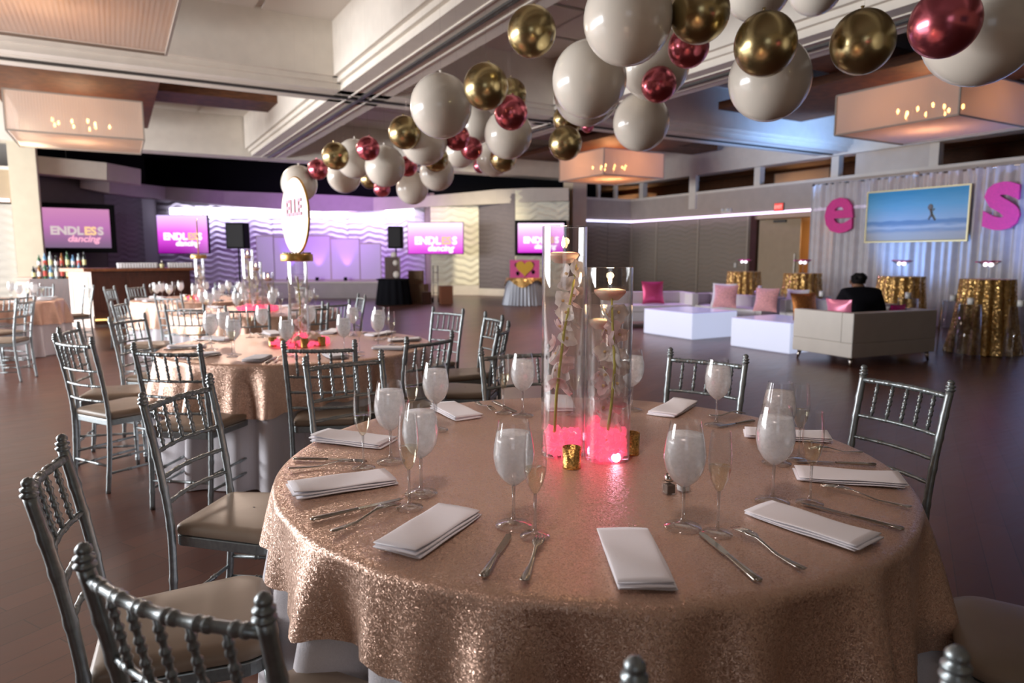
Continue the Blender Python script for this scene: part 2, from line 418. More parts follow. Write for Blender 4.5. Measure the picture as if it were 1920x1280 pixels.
def beam_u(u, v0, v1, n):
    mb = G(v0, v1, u-.45, u+.45, 4.1, 5.16); G(v0, v1, u-.52, u+.52, 4.2, 5.16, mb); G(v0, v1, u-.60, u+.60, 4.28, 5.16, mb)
    b = struct('trim_%d' % n, mb, M_BEAM, rot=RG)
    build(G(v0, v1, u-.035, u-.015, 4.07, 4.1), 'seam_strip', M_DARK, b, False)
    build(G(v0, v1, u+.015, u+.035, 4.07, 4.1), 'seam_strip', M_DARK, b, False)
    build(G(v0, v1, u-.20, u-.17, 4.085, 4.1), 'bead', M_BEAM, b, False)
    build(G(v0, v1, u+.17, u+.20, 4.085, 4.1), 'bead', M_BEAM, b, False)
k = 1
for v in VL[:3]: beam_v(v, -5, 20.15, k); k += 1
for u in UL[:2]: beam_u(u, -7.9, 17.1, k); k += 1
struct('trim_6', G(-7.9, 17.5, 20.2, 20.9, 4.08, 5.16), M_BEAM, rot=RG)
struct('trim_7', G(16.85, 17.35, -5, 20.5, 4.05, 5.16), M_BEAM, rot=RG)
# outer walls out of the picture: window wall on the left, wall behind the camera
def wall_with_windows(name, axis, pos, a0, a1, centres, hw, z0, z1, m):
    mb = MB(); t = .15
    def bx(s0, s1, zz0, zz1):
        if axis == 'v': G(pos-t, pos, s0, s1, zz0, zz1, mb)
        else: G(s0, s1, pos-t, pos, zz0, zz1, mb)
    bx(a0, a1, 0, z0); bx(a0, a1, z1, 5.2); last = a0
    for c in centres: bx(last, c-hw, z0, z1); last = c+hw
    bx(last, a1, z0, z1)
    return struct(name, mb, m, rot=RG)
wall_with_windows('wall_left', 'v', WV, -5, 20.6, [u for u, n in WINDOWS], 1.25, .85, 3.15, M_TAN)
wall_with_windows('wall_rear', 'u', -4.9, -7.6, 17.3, [-3.5, 2.5], 1.4, .9, 2.9, M_TAN)

# ---- far side of the hall at u = 20.5: piers, partition bays and the stage mouth
def wave_mesh(w_, h, m, amp=.02, per=.155, name='wave_panel'):
    nx, nz = max(8, int(w_/.06)), max(12, int(h/.026))
    def fn(a, b):
        x, z = a*w_, b*h
        ph = z/per+.30*sin(2*pi*x/1.1)+.14*sin(2*pi*x/.47+1.3)
        return (x, -amp*(1+sin(2*pi*ph)), z)
    return MB().grid(fn, nx, nz).mesh(name, m)
def wave_wall(name, p0, p1, z0, z1, m, panels, parent=None, amp=.02, per=.155):
    """relief-panelled wall face between plan points p0 -> p1 (p0 on the viewer's left)"""
    p0, p1 = Vector(p0[:2]), Vector(p1[:2]); d = p1-p0; L = d.length; a = atan2(d.y, d.x)
    root = struct(name, MB().box(0, L, .02, .2, z0, z1), m, loc=(p0.x, p0.y, 0), rot=(0, 0, a))
    pw = L/panels; me = wave_mesh(pw-.012, (z1-z0), m, amp, per)
    for i in range(panels): obj('wave_panel', me, root, (i*pw+.006, .0, z0))
    return root
# right bay (between the right pier and the corner) and the long partition wall v = 17.1
def gridp(v, u): q = uv(u, v); return (q.x, q.y)
wb = struct('wall_back_right', G(14.75, 17.1, 20.5, 20.65, 0, 2.62), M_WALLDARK, rot=RG)
me = wave_mesh(1.16, 2.5, M_WALLGREY, .006)
for v in (14.77, 15.95): obj('wall_panel', me, wb, (v, 20.495, .08))
wr = struct('wall_right', G(17.1, 17.25, 14.85, 20.6, 0, 2.62), M_WALLGREY, rot=RG)
us = [20.45, 19.05, 17.0, 14.9]
for i in range(3):
    me = wave_mesh(us[i]-us[i+1]-.03, 2.5, M_WALLGREY, .010 if i else .004)
    o = obj('wall_panel', me, wr, (17.095, us[i], .08), (0, 0, -pi/2))
for i, u in enumerate(us):
    build(G(17.04, 17.1, u-.02, u+.04, 0, 2.6), 'panel_joint', mat('joint_strip', (.42, .37, .30), .5), wr, False)
# bulkhead with the light strip, then the open clerestory and its posts
bk = struct('wall_right_bulkhead', G(16.95, 17.3, -5, 20.7, 2.66, 3.42), noisy(mat('bulkhead_plaster', (.50, .43, .38), .75), 4, .05), rot=RG)
G_ = build(G(16.9, 17.32, -5, 20.6, 3.42, 3.5), 'cap_rail', M_BEAM, bk, False)
build(G(16.93, 16.97, 10, 20.45, 2.63, 2.70), 'light_strip', M_LEDP, bk, False)
for u in (19.9, 17.3, 14.6, 12.0, 9.4, 6.8):
    build(G(17.0, 17.2, u-.11, u+.11, 3.5, 4.1), 'clerestory_post', M_BEAM, bk, False)
build(G(16.86, 16.95, 17.0, 17.3, 2.95, 4.1), 'hanging_post', M_BEAM, bk, False)
build(G(17.0, 17.1, 9.5, 11.4, 3.5, 4.1), 'grey_infill_panel', M_CEIL, bk, False)
bk2 = struct('wall_back_bulkhead', G(14.6, 17.1, 20.4, 20.7, 2.66, 3.42), MATS['bulkhead_plaster'], rot=RG)
build(G(14.6, 17.1, 20.36, 20.72, 3.42, 3.5), 'cap_rail', M_BEAM, bk2, False)
build(G(14.7, 17.0, 20.37, 20.41, 2.63, 2.70), 'light_strip', M_LEDB, bk2, False)
for v in (15.5, 16.3): build(G(v-.05, v+.05, 20.45, 20.6, 3.5, 4.1), 'clerestory_post', M_BEAM, bk2, False)
# room beyond the clerestory
struct('ceiling_beyond_right', G(17.3, 27, -5, 34, 4.45, 4.6), M_CEIL, rot=RG)
struct('ceiling_beyond_back', G(14.3, 17.3, 20.9, 34, 4.45, 4.6), M_CEIL, rot=RG)
struct('wall_beyond_right', G(26.5, 26.7, -5, 34, 0, 4.6), M_TAN, rot=RG)
struct('wall_beyond_back', G(14.3, 27, 33.8, 34, 0, 4.6), M_TAN, rot=RG)
struct('trim_8', G(21.0, 21.8, -5, 34, 4.0, 4.45), M_WOOD, rot=RG)
# door opening at the end of the long wall
struct('wall_right_door_reveal', G(17.1, 17.5, 14.62, 14.86, 0, 2.62), M_BARWOOD, rot=RG)
struct('door_head', G(17.1, 17.25, 5, 14.7, 2.5, 2.66), M_TAN, rot=RG)
dr = struct('door_1', G(0, .05, -1.35, 0, 0, 2.48), M_TAN, loc=uv(14.6, 17.2), rot=(0, 0, GA+radians(8)))
build(G(-.05, -.02, -1.24, -1.20, .9, 1.45), 'handle', M_STEEL, dr, False)
build(G(-.06, .0, -.9, -.5, 2.38, 2.46), 'door_closer', M_DARK, dr, False)
struct('wall_right_end', G(17.1, 17.25, -5, 12.0, 0, 2.66), M_WALLGREY, rot=RG)
struct('wall_hallway', G(18.6, 18.7, 9, 16, 0, 2.9), mat('warm_lit_hall', (.80, .50, .24), .7), rot=RG)  # the hallway's warm light is put into the wall colour too
area('hallway_lamp', uv(12.6, 17.9, 2.6), uv(12.6, 18.5, 1), .6, .6, 26, (1.0, .62, .30))
# piers
pr = struct('column_right', G(14.15, 14.75, 20.2, 20.8, 0, 4.1), noisy(mat('tan_pier', (.78, .62, .46), .7), 4, .04), rot=RG)
G(14.1, 14.8, 20.15, 20.85, 0, .12)
pl = struct('column_left', G(-2.05, -1.5, 20.25, 20.8, 0, 4.1), noisy(mat('cream_column', (.66, .60, .46), .7), 4, .04), rot=RG)
# left bay
wl = struct('wall_back_left', G(-7.6, -2.05, 20.5, 20.65, 0, 2.62), mat('pale_bay', (.50, .48, .43), .7), rot=RG)
me = wave_mesh(1.36, 2.5, MATS['pale_bay'], .010, .2)
for i in range(4): obj('wall_panel', me, wl, (-7.58+i*1.38, 20.495, .08))
bl = struct('wall_left_bulkhead', G(-7.6, -2.0, 20.4, 20.7, 2.66, 3.42), M_TAN, rot=RG)
build(G(-7.6, -2.0, 20.36, 20.72, 3.42, 3.5), 'cap_rail', M_BEAM, bl, False)
build(G(-7.6, -2.1, 20.37, 20.41, 2.68, 2.74), 'light_strip', M_LEDP, bl, False)
struct('wall_beyond_left', G(-7.6, -1.0, 23, 23.2, 0, 5), M_CEIL, rot=RG)

# ---- the stage recess
def wallseg(name, a, b, z0, z1, m, t=.15, kind='structure', parent=None):
    a, b = Vector(a[:2]), Vector(b[:2]); d = b-a
    o = build(MB().box(0, d.length, 0, t, z0, z1), name, m, parent, False, (a.x, a.y, 0), (0, 0, atan2(d.y, d.x)))
    if not parent: o['kind'] = kind
    return o
def PX(px, Y): return ((px-960)/F*Y*1.0/cos(0), Y)
def X(px, Y): # plan point at depth Y under pixel column px near the horizon
    q = atY(px, 480, Y); return (q.x, q.y)
zat = lambda py, Y: atY(960, py, Y).z
s0, s1, s2, s3 = X(66, 17.7), X(202, 19.6), X(272, 21.6), X(300, 25.4)
wallseg('wall_stage_left', s0, s1, 0, 3.6, M_WALLDARK)
ww = wave_wall('wall_stage_side', s1, s2, 0, 3.4, M_WALLDARK, 2, amp=.008)
wallseg('wall_stage_return', s2, s3, 0, 3.4, M_WALLDARK)
s4, s5, s6 = X(797, 25.4), X(808, 24.6), X(898, 24.6)
wave_wall('wall_stage_back', s3, s4, 0, 3.4, M_STAGEW, 7, amp=.035, per=.20)
wallseg('wall_stage_pier', s4, s5, 0, 3.6, noisy(mat('mauve_plaster', (.30, .22, .20), .7), 4, .05))
wave_wall('wall_cream_left', s5, s6, .35, 3.5, M_CREAMW, 1, amp=.03, per=.24)
s7 = X(966, 23.7); wave_wall('wall_plum', s6, s7, 0, 3.5, noisy(mat('wall_plum_pale', (.18, .155, .165), .75), 5, .06), 1, amp=.006)
s8 = X(1066, 23.7); wave_wall('wall_cream_right', s7, s8, 0, 3.6, M_CREAMW, 1, amp=.03, per=.24)
wallseg('baseboard_back', (s5[0], s5[1]-.06), (s6[0], s6[1]-.06), 0, .34, M_BEAM, .05)
wallseg('baseboard_plum', (s6[0], s6[1]-.06), (s7[0], s7[1]-.06), 0, .24, M_BEAM, .05)
# soffit: left pale bulkhead, purple band, cream curve on the right
def ribbon(name, pts, m, t=.5):
    """pts: (px, Y, y_top, y_bottom) -> a hanging bulkhead with real thickness"""
    mb = MB(); n = len(pts)
    for px, Y, yt, yb in pts:
        a, b = atY(px, yt, Y), atY(px, yb, Y)
        for q, dy in ((a, 0), (b, 0), (b, t), (a, t)): mb.v.append((q.x*(q.y+dy)/q.y, q.y+dy, q.z))
    for i in range(n-1):
        for k_ in range(4):
            k2 = (k_+1) % 4; mb.f.append((i*4+k_, i*4+k2, i*4+4+k2, i*4+4+k_))
    mb.f.append((0, 3, 2, 1)); e = (n-1)*4; mb.f.append((e, e+1, e+2, e+3))
    return struct(name, mb, m)
ribbon('soffit_left', [(68, 17.4, 292, 324), (200, 18.6, 305, 337)], M_BEAM)
ribbon('soffit_left_end', [(200.5, 18.6, 305, 337), (264, 20.4, 317, 346)], M_CEIL)
M_SOF = noisy(mat('soffit_mauve', (.34, .27, .30), .7), 4, .05)
ribbon('soffit_stage', [(150, 18.9, 330, 352), (205, 19.2, 338, 362), (310, 22.6, 350, 374), (420, 24.0, 358, 384), (560, 24.8, 363, 394), (640, 25.0, 366, 398), (700, 24.9, 370, 395)], M_SOF)
ribbon('soffit_right', [(700, 24.9, 370, 395), (790, 24.6, 368, 388), (880, 24.2, 360, 384), (930, 24.0, 355, 382), (1000, 23.5, 352, 378), (1066, 23.2, 352, 376)], noisy(mat('soffit_cream', (.52, .46, .40), .7), 4, .05))
# dark open ceiling over the stage
G_blk = G(-2.0, 14.4, 20.95, 33, 4.95, 5.1); struct('ceiling_stage', G_blk, M_BLACK, rot=RG)
struct('wall_stage_upper', MB().box(-22, 3.2, 26.6, 26.8, 2.9, 5.1), M_BLACK)
wallseg('wall_stage_upper_left', (s0[0]-.3, s0[1]+.6), (s2[0]-.3, s2[1]+.9), 3.3, 5.1, M_BLACK)
# bright light boxes along the top of the stage wall
lb = thing('light_box_row', 'row of bright white light boxes along the top of the stage back wall', 'light', (0, 0, 0))
for x0, x1 in ((320, 377), (384, 452), (456, 520), (524, 562), (569, 602), (606, 652), (722, 775)):
    Y = 25.25; a, b = atY(x0, 408, Y), atY(x1, 390, Y)
    build(MB().box(a.x, b.x, Y-.05, Y+.05, a.z, b.z), 'light_box', M_LEDW, lb, False)
for x in (-11, -8.6, -6.2, -4.6):
    area('light_box_glow', (x, 24.9, 2.95), (x, 25.6, 1.6), 1.6, .1, 17, (.74, .66, 1.0))
# stage platform
a, b = X(492, 22.6), X(735, 22.6)
st = struct('stage_platform', MB().box(a[0], b[0], 22.6, 25.3, 0, .5), noisy(mat('stage_skirt', (.42, .37, .38), .7), 4, .05))
build(MB().box(a[0]-.03, b[0]+.03, 22.55, 25.3, .5, .56), 'stage_deck', M_CEIL, st, False)
tag(st, None)

# ================================================================== CHANDELIERS AND WOODEN CROSSES
def chandelier(v, u, label, z=3.6, hw=1.08, lit=1.0, h=.70, warm=(1.0, .60, .34)):
    t = thing('box_chandelier', label, 'chandelier', uv(u, v, z), GA, 'large square fabric chandeliers')
    fr = MB()
    for sx in (-1, 1):
        for sy in (-1, 1): fr.box(sx*hw-.012, sx*hw+.012, sy*hw-.012, sy*hw+.012, 0, h)
    for zz in (0, h):
        for s_ in (-1, 1):
            fr.box(-hw, hw, s_*hw-.012, s_*hw+.012, zz-.012, zz+.012); fr.box(s_*hw-.012, s_*hw+.012, -hw, hw, zz-.012, zz+.012)
    build(fr, 'shade_frame', M_FRAME, t, False)
    for i in range(4):
        build(MB().grid(lambda a, b: ((a-.5)*2*hw, hw-.004-.006*abs(sin(a*150)), .01+b*(h-.02)), 150, 1), 'shade_panel', M_SHADE, t, True, rot=(0, 0, i*pi/2))
    build(MB().grid(lambda a, b: ((a-.5)*2*(hw-.02), (b-.5)*2*(hw-.02), .02+.004*abs(sin(a*150))), 150, 1), 'bottom_diffuser', M_DIFF, t, True)
    dr_ = MB(); bl_ = MB()
    for i in range(10):
        a = i*2*pi/10; r = .34 if i % 2 else .52
        x, y = r*cos(a), r*sin(a)
        bl_.ell((x, y, .36), (.022, .022, .045), 8, 6)
        dr_.tube([(x, y, .12), (x, y, .32)], .008, 5)
        for q in range(3): dr_.ell((x*.8, y*.8, .12+.05*q), (.02, .02, .022), 6, 4)
    build(bl_, 'candle_bulb', M_BULB, t); build(dr_, 'crystal_drops', M_STEEL, t)
    build(MB().tube([(0, 0, .1), (0, 0, 1.0)], .03, 8), 'hanging_stem', M_DARK, t)
    point('chandelier_lamp', uv(u, v, z+.36), 15*lit, warm, .25)
    return t
def cross(v, u, label):
    t = thing('wooden_ceiling_cross', label, 'ceiling beam', uv(u, v, 0), GA, 'walnut crosses above the chandeliers')
    build(MB().box(-3.75, 3.75, -.55, .55, 4.66, 4.86), 'cross_beam', M_WOOD, t, False)
    build(MB().box(-1.35, 1.35, -3.2, 3.2, 4.5, 4.66), 'lower_slab', M_WOOD, t, False)
chs = [(-.45, 16.3, 'boxy fabric chandelier on the far left, glowing bulbs inside, near the column'),
       (-.45, 7.7, 'boxy fabric chandelier cut off by the top left corner'),
       (12.75, 16.3, 'orange-lit boxy fabric chandelier in the middle distance under the balloons'),
       (12.75, 7.2, 'large boxy fabric chandelier at the upper right above the draped backdrop')]
for (v, u, l), (lt_, wm_) in zip(chs, ((1.0, (1, .62, .38)), (.35, (1, .66, .42)), (2.6, (1, .42, .18)), (1.15, (1, .46, .22)))):
    chandelier(v, u, l, lit=lt_, warm=wm_)
cross(-.45, 16.3, 'dark wooden cross on the ceiling above the left chandelier')
cross(-.45, 7.7, 'dark wooden cross on the ceiling at the top left corner')
cross(12.75, 16.3, 'dark wooden cross on the ceiling above the orange middle chandelier')
cross(12.75, 7.7, 'dark wooden cross on the ceiling above the right chandelier')
chandelier(21.4, 15.6, 'orange-lit chandelier in the next room seen through the clerestory beside the grey panel', 3.55, lit=1.3)
chandelier(21.4, 24.6, 'orange-lit chandelier farthest away in the next room through the clerestory', 3.45, lit=1.3)

# ================================================================== SCREENS
def txt(body, size, m, parent, loc, name='lettering', bold=.02, ext=.004, rot=(pi/2, 0, 0), shear=0, align='CENTER', sx=1):
    c = bpy.data.curves.new(name, 'FONT'); c.body = body; c.size = size; c.align_x = align; c.align_y = 'CENTER'
    c.extrude = ext; c.offset = bold; c.shear = shear; c.resolution_u = 3
    tmp = bpy.data.objects.new('tmp', c); COL.objects.link(tmp)
    me_ = bpy.data.meshes.new_from_object(tmp.evaluated_get(bpy.context.evaluated_depsgraph_get()))
    bpy.data.objects.remove(tmp); bpy.data.curves.remove(c); me_.name = name; me_.materials.clear(); me_.materials.append(m)
    return obj(name, me_, parent, loc, rot)
def screen_mat(name, top, mid, low, s):
    m = mat(name, (0, 0, 0), .3); b = m.node_tree.nodes['Principled BSDF']
    tc = nd(m, 'ShaderNodeTexCoord'); sp = nd(m, 'ShaderNodeSeparateXYZ'); lk(m, tc.outputs['Generated'], sp.inputs[0])
    r = nd(m, 'ShaderNodeValToRGB'); e = r.color_ramp.elements; e[0].color = (*low, 1); e[1].color = (*top, 1)
    n = e.new(.55); n.color = (*mid, 1)
    lk(m, sp.outputs['Z'], r.inputs[0]); lk(m, r.outputs[0], b.inputs['Emission Color']); b.inputs['Emission Strength'].default_value = s
    return m
S1 = screen_mat('screen_dim', (.55, .22, .42), (.45, .16, .40), (.17, .11, .19), .85)
S2 = screen_mat('screen_magenta', (.72, .55, 1.0), (.80, .10, .80), (.22, 0, .24), 1.0)
S3 = screen_mat('screen_bright', (1.0, .75, 1.0), (.85, .28, .80), (.50, .02, .50), 1.1)
TW = mat('screen_white', (0, 0, 0), .5, emit=(1, .95, 1), estr=1.15); TG = mat('screen_gold', (0, 0, 0), .5, emit=(.85, .55, .28), estr=.9)
TP = mat('screen_pink', (0, 0, 0), .5, emit=(1, .45, .62), estr=.8); TWD = mat('screen_dull_white', (0, 0, 0), .5, emit=(.75, .62, .62), estr=.7)
def screen(label, c, W, H, yaw, sm, frame, w1, w2, bw=.06):
    t = thing('wall_screen', label, 'screen', c, yaw, 'screens reading ENDLESS dancing')
    build(MB().box(-W/2-bw, W/2+bw, .0, .12, -H/2-bw, H/2+bw), 'bezel', frame, t, False)
    build(MB().box(-W/2, W/2, -.015, .0, -H/2, H/2), 'display', sm, t, False)
    s = W/1.6
    x = -.60*s
    for body, m_ in (('ENDL', w1), ('ES', TG), ('S', w1)):
        o = txt(body, .30*s, m_, t, (0, -.03, -.08*s), 'lettering', .014*s)
        xs = [v_.co.x for v_ in o.data.vertices]; o.location.x = x-min(xs); x += max(xs)-min(xs)+.022*s
    txt('dancing', .25*s, w2, t, (.14*s, -.03, -.29*s), 'lettering', .008*s, shear=.3)
    return t
c = atY(148, 428, 18.45); screen('framed dull pink screen on the far left wall above the bottles', (c.x, c.y-.10, c.z), 1.55, 1.03, radians(35), S1, M_BLACK, TWD, TP, .13)
c = atY(342.5, 439, 21.5); screen('glowing purple screen hanging left of the stage', c, 1.55, 1.17, 0, S2, M_BLACK, TW, TW, .02)
c = atY(816.5, 446.5, 23.0); screen('glowing pink screen hanging right of the stage', c, 1.83, 1.02, 0, S3, M_BLACK, TW, TW, .02)
c = atY(1014, 446, 23.3); screen('black-framed pink screen partly behind the tall candle vase', c, 1.55, .98, 0, S3, M_BLACK, TW, TW, .1)
hp = atY(385, 440, 21.45)

# ================================================================== DJ STAGE GEAR
for x0, x1, yt in ((484, 513, 441), (516, 568, 443), (571, 619, 441), (622, 674, 446), (676, 714, 455)):
    Y = 23.4; a, b = atY(x0, 530, Y), atY(x1, yt, Y)
    t = thing('facade_panel', 'x', 'stage panel', ((a.x+b.x)/2, Y, .56), 0, 'white facade panels standing on the stage'); w_ = (b.x-a.x)/2-.02; h_ = b.z-.56
    build(MB().box(-w_, w_, -.02, .02, 0.04, h_-.04), 'fabric_face', M_PURPLEP, t, False)
    fm = MB().box(-w_-.02, -w_, -.03, .03, 0, h_); fm.box(w_, w_+.02, -.03, .03, 0, h_); fm.box(-w_, w_, -.03, .03, h_-.04, h_); fm.box(-w_, w_, -.03, .03, 0, .04)
    build(fm, 'frame', M_FRAME, t, False)
    if x0 in (571, 622, 516):
        q = Vector(((a.x+b.x)/2+.05, Y-.28, .56))
        up = thing('uplight', 'small black uplight at the foot of the purple-lit stage panel', 'light', q, 0, 'uplights in front of the stage panels')
        build(MB().lathe([(.06, 0), (.06, .10), (.05, .12)], 12, cap=True), 'lamp_body', M_BLACK, up)
        spot('uplight_beam', q+Vector((0, 0, .14)), q+Vector((0, .20, 1.0)), 55, (.36, .12, 1.0), 50, .7, .02)
order_labels([o for o in bpy.data.objects if o.name.startswith('facade_panel')], 'white framed fabric panel on the stage', 'of the stage panels')
order_labels([o for o in bpy.data.objects if o.name.startswith('uplight') and o.get('category')], 'small black uplight', 'at the foot of the stage panels')
def speaker(c, W, H, D, label):
    t = thing('loudspeaker', label, 'speaker', (c.x, c.y, 0), 0, 'speakers on stands beside the stage')
    build(MB().box(-W/2, W/2, -D/2, D/2, c.z-H/2, c.z+H/2), 'cabinet', M_BLACK, t, False, bevel=.02)
    build(MB().box(-W/2+.04, W/2-.04, -D/2-.012, -D/2, c.z-H/2+.05, c.z+H/2-.05), 'grille', mat('grille', (.01, .01, .012), .7), t, False)
    build(MB().tube([(0, 0, .1), (0, 0, c.z-H/2)], .025, 8), 'pole', M_BLACK, t)
    for i in range(3):
        a = i*2*pi/3+.5; build(MB().tube([(0, 0, .55), (.45*cos(a), .45*sin(a), 0.015)], .014, 6), 'leg', M_BLACK, t)
speaker(atY(446, 442, 20.5), .55, .76, .45, 'black loudspeaker on a stand left of the round name sign')
speaker(atY(742, 445, 21.3), .43, .68, .4, 'black loudspeaker on a stand beside the pink stage screen')
c = atY(738, 550, 19.8)
t = thing('dj_table', 'dark cloth-covered equipment table at the foot of the stage', 'table', (c.x, c.y, 0))
build(MB().grid(lambda a, b: ((.42+.02*sin(a*90)+.1*(1-b))*cos(2*pi*a), (.36+.02*sin(a*90)+.08*(1-b))*sin(2*pi*a), b*.72), 60, 4), 'black_skirt', M_JACKET, t)
build(MB().box(-.42, .42, -.36, .36, .70, .74), 'table_top', M_BLACK, t, False)
t = thing('equipment_rack', 'dark red-lit equipment rack standing on the black-covered table', 'rack', (c.x, c.y+.1, .74))
build(MB().box(-.22, .16, -.2, .2, 0, .62), 'rack_case', M_BARWOOD, t, False)
for i, (x, z, r) in enumerate(((.02, .68, .09), (.1, .45, .08), (.12, .12, .1))): build(MB().ell((x, -.24+(.2 if i == 0 else 0), z), (r, r*.6, r)), 'cable_coil', M_CEIL, t)
for i, (px, py, Y, w_, h_, l, m_) in enumerate(((783, 565, 20.6, .55, .55, 'large brown cardboard box on the floor beside the stage table', M_CARD),
        (781, 530, 20.65, .42, .40, 'brown cardboard box stacked on the larger box beside the stage', M_CARD),
        (800, 545, 20.2, .28, .34, 'small dark box in front of the cardboard boxes', M_BARWOOD),
        (836, 566, 20.0, .35, .52, 'reddish brown box below the cream wave panel', mat('red_brown_box', (.22, .08, .04), .6)))):
    q = at(px, 566, 0) if i != 1 else None
    loc = (atY(px, 560, Y).x, Y, 0 if i != 1 else .55)
    t = thing('storage_box', l, 'box', loc, .15*(i-1))
    build(MB().box(-w_/2, w_/2, -w_/2, w_/2, 0, h_), 'box_body', m_, t, False)
    build(MB().box(-w_/2, w_/2, -.03, .03, h_, h_+.004), 'tape', M_TAN, t, False)
q = atY(817, 560, 20.3)
t = thing('hand_truck', 'thin metal hand truck leaning upright in front of the cream wave panel', 'hand truck', (q.x, q.y, 0))
fr = MB().tube([(-.07, 0, 0.02), (-.07, 0, 1.1), (.07, 0, 1.1), (.07, 0, .02)], .014, 6)
for z in (.3, .6, .9): fr.tube([(-.07, 0, z), (.07, 0, z)], .01, 6)
build(fr, 'frame', M_STEEL, t)
for s_ in (-1, 1): build(MB().tube([(s_*.10-.015, .05, .08), (s_*.10+.015, .05, .08)], .08, 14), 'wheel', M_BLACK, t)

# cake table with its sign
q = at(984, 573, 0); CKX, CKY = q.x, q.y+.35
def pleated(r0, r1, z0, z1, n, amp, rings=8, seg=200, ph=0, lip=True):
    def fn(a, b):
        th = 2*pi*a; z = z1+(z0-z1)*b
        r = r0+(r1-r0)*b+amp*(.25+b)*sin(n*th+ph)+.5*amp*b*sin((n*.37//1)*th+1)
        return (r*cos(th), r*sin(th), z)
    mb = MB().grid(fn, seg, rings)
    if lip: mb.grid(lambda a, b: ((r0)*b*cos(2*pi*a), r0*b*sin(2*pi*a), z1), 48, 2)
    return mb
t = thing('cake_table', 'round table in pleated silver cloth with gold sequin overlay near the right pier', 'table', (CKX, CKY, 0))
build(pleated(.50, .62, .01, .76, 36, .02), 'silver_cloth', M_CLOTHG, t)
def fn(a, b):
    th = 2*pi*a; r = .52+.05*b+.01*sin(14*th)*b; return (r*cos(th), r*sin(th), .775-b*(.16+.10*cos(4*th+.6)))
build(MB().grid(fn, 120, 4).grid(lambda a, b: (.52*b*cos(2*pi*a), .52*b*sin(2*pi*a), .775), 40, 2), 'gold_overlay', M_GOLDSEQ, t)
t = thing('heart_sign', 'pink board with a big gold heart standing on the silver-skirted table', 'sign', (CKX, CKY, .776))
build(MB().box(-.42, .42, .0, .03, .0, .50), 'pink_board', mat('pink_print', (.80, .12, .35), .5), t, False)
hv = [(16*sin(a)**3*.0155, (13*cos(a)-5*cos(2*a)-2*cos(3*a)-cos(4*a))*.0155) for a in [2*pi*i/40 for i in range(40)]]
build(MB().prism([(x, y) for x, y in hv][::-1], 0, .02), 'gold_heart', mat('gold_print', (.75, .45, .05), .5), t, False, loc=(0, -.005, .28), rot=(pi/2, 0, 0))
for x, z in ((-.2, .12), (.24, .16), (.22, .38), (-.24, .36)): build(MB().ell((x, -.01, z), (.045, .015, .06)), 'dark_motif', M_BLACK, t)

# ================================================================== THE BAR
bc = at(178, 614, 0); ax = Vector((-.9, .436, 0)).normalized(); fx = Vector((.85, .53, 0)).normalized()
t = thing('bar_counter', 'dark mahogany bar with a pale panelled end and wooden top at the far left', 'bar', (bc.x, bc.y, 0))
def along(o0, d, a0, a1, t0, t1, z0, z1, mb=None):
    """box along direction d, thickness towards the bar's inside"""
    mb = mb or MB(); n_ = Vector((-d.y, d.x, 0))
    if n_.y < 0: n_ = -n_
    b = len(mb.v)
    for z in (z0, z1):
        for a_, t_ in ((a0, t0), (a1, t0), (a1, t1), (a0, t1)):
            q = o0+d*a_+n_*t_; mb.v.append((q.x, q.y, z))
    mb.f += [(b+3, b+2, b+1, b), (b+4, b+5, b+6, b+7), (b, b+1, b+5, b+4), (b+1, b+2, b+6, b+5), (b+2, b+3, b+7, b+6), (b+3, b, b+4, b+7)]
    return mb
O = Vector((0, 0, 0))
FL = 1.75
build(along(O, ax, 0, .70, 0, .35, 0, 1.09), 'pale_end_panel', M_BARPANEL, t, False)  # daylight on this end of the bar is put into its pale colour
mbp = along(O, ax, .08, .62, -.012, 0, .30, .34); along(O, ax, .08, .62, -.012, 0, .96, 1.0, mbp); along(O, ax, .08, .12, -.012, 0, .34, .96, mbp); along(O, ax, .58, .62, -.012, 0, .34, .96, mbp)
build(mbp, 'panel_moulding', mat('moulding_tan', (.62, .52, .40), .6), t, False)  # moulding a little darker than the panel
build(along(O, ax, -.02, .74, -.03, 0, 0, .22), 'pale_plinth', M_BARPANEL, t, False)
build(along(O, fx, 0, FL, 0, .5, .06, 1.09), 'mahogany_front', M_BARWOOD, t, False)
for i in range(3): build(along(O, fx, .1+i*.55, .56+i*.55, -.015, 0, .32, .98), 'front_panel', M_BARWOOD, t, False)
mbt = along(O, fx, -.12, FL+.12, -.16, .6, 1.09, 1.15)
build(mbt, 'bar_top', M_BARTOP, t, False, bevel=.01)
build(along(O, ax, -.05, .82, -.10, .5, 1.085, 1.145), 'end_top', noisy(mat('orange_edge', (.52, .24, .11), .4), 5, .1), t, False)
build(MB().tube([O+fx*.02+Vector((.1, -.17, .16)), O+fx*FL+Vector((.1, -.17, .16))], .022, 10), 'foot_rail', M_GOLDM, t)
for i in range(3): build(MB().tube([O+fx*(.1+.7*i)+Vector((.1, -.17, .16)), O+fx*(.1+.7*i)+Vector((.05, .02, .13))], .012, 6), 'rail_bracket', M_GOLDM, t)
q = atY(75, 519, 15.2)
t = thing('back_counter', 'low pale service counter behind the left tables', 'counter', (q.x, q.y, 0), .3)
build(MB().box(-.38, .38, -.25, .25, 0, .86), 'cabinet', M_BARPANEL, t, False); build(MB().box(-.42, .42, -.3, .3, .86, .92), 'counter_top', mat('pink_stone', (.72, .45, .36), .4), t, False)
q = atY(108, 518, 14.9)
bs = thing('bottle_shelf', 'dark back-bar shelf holding the bottles', 'shelf', (q.x, q.y, 0), .2)
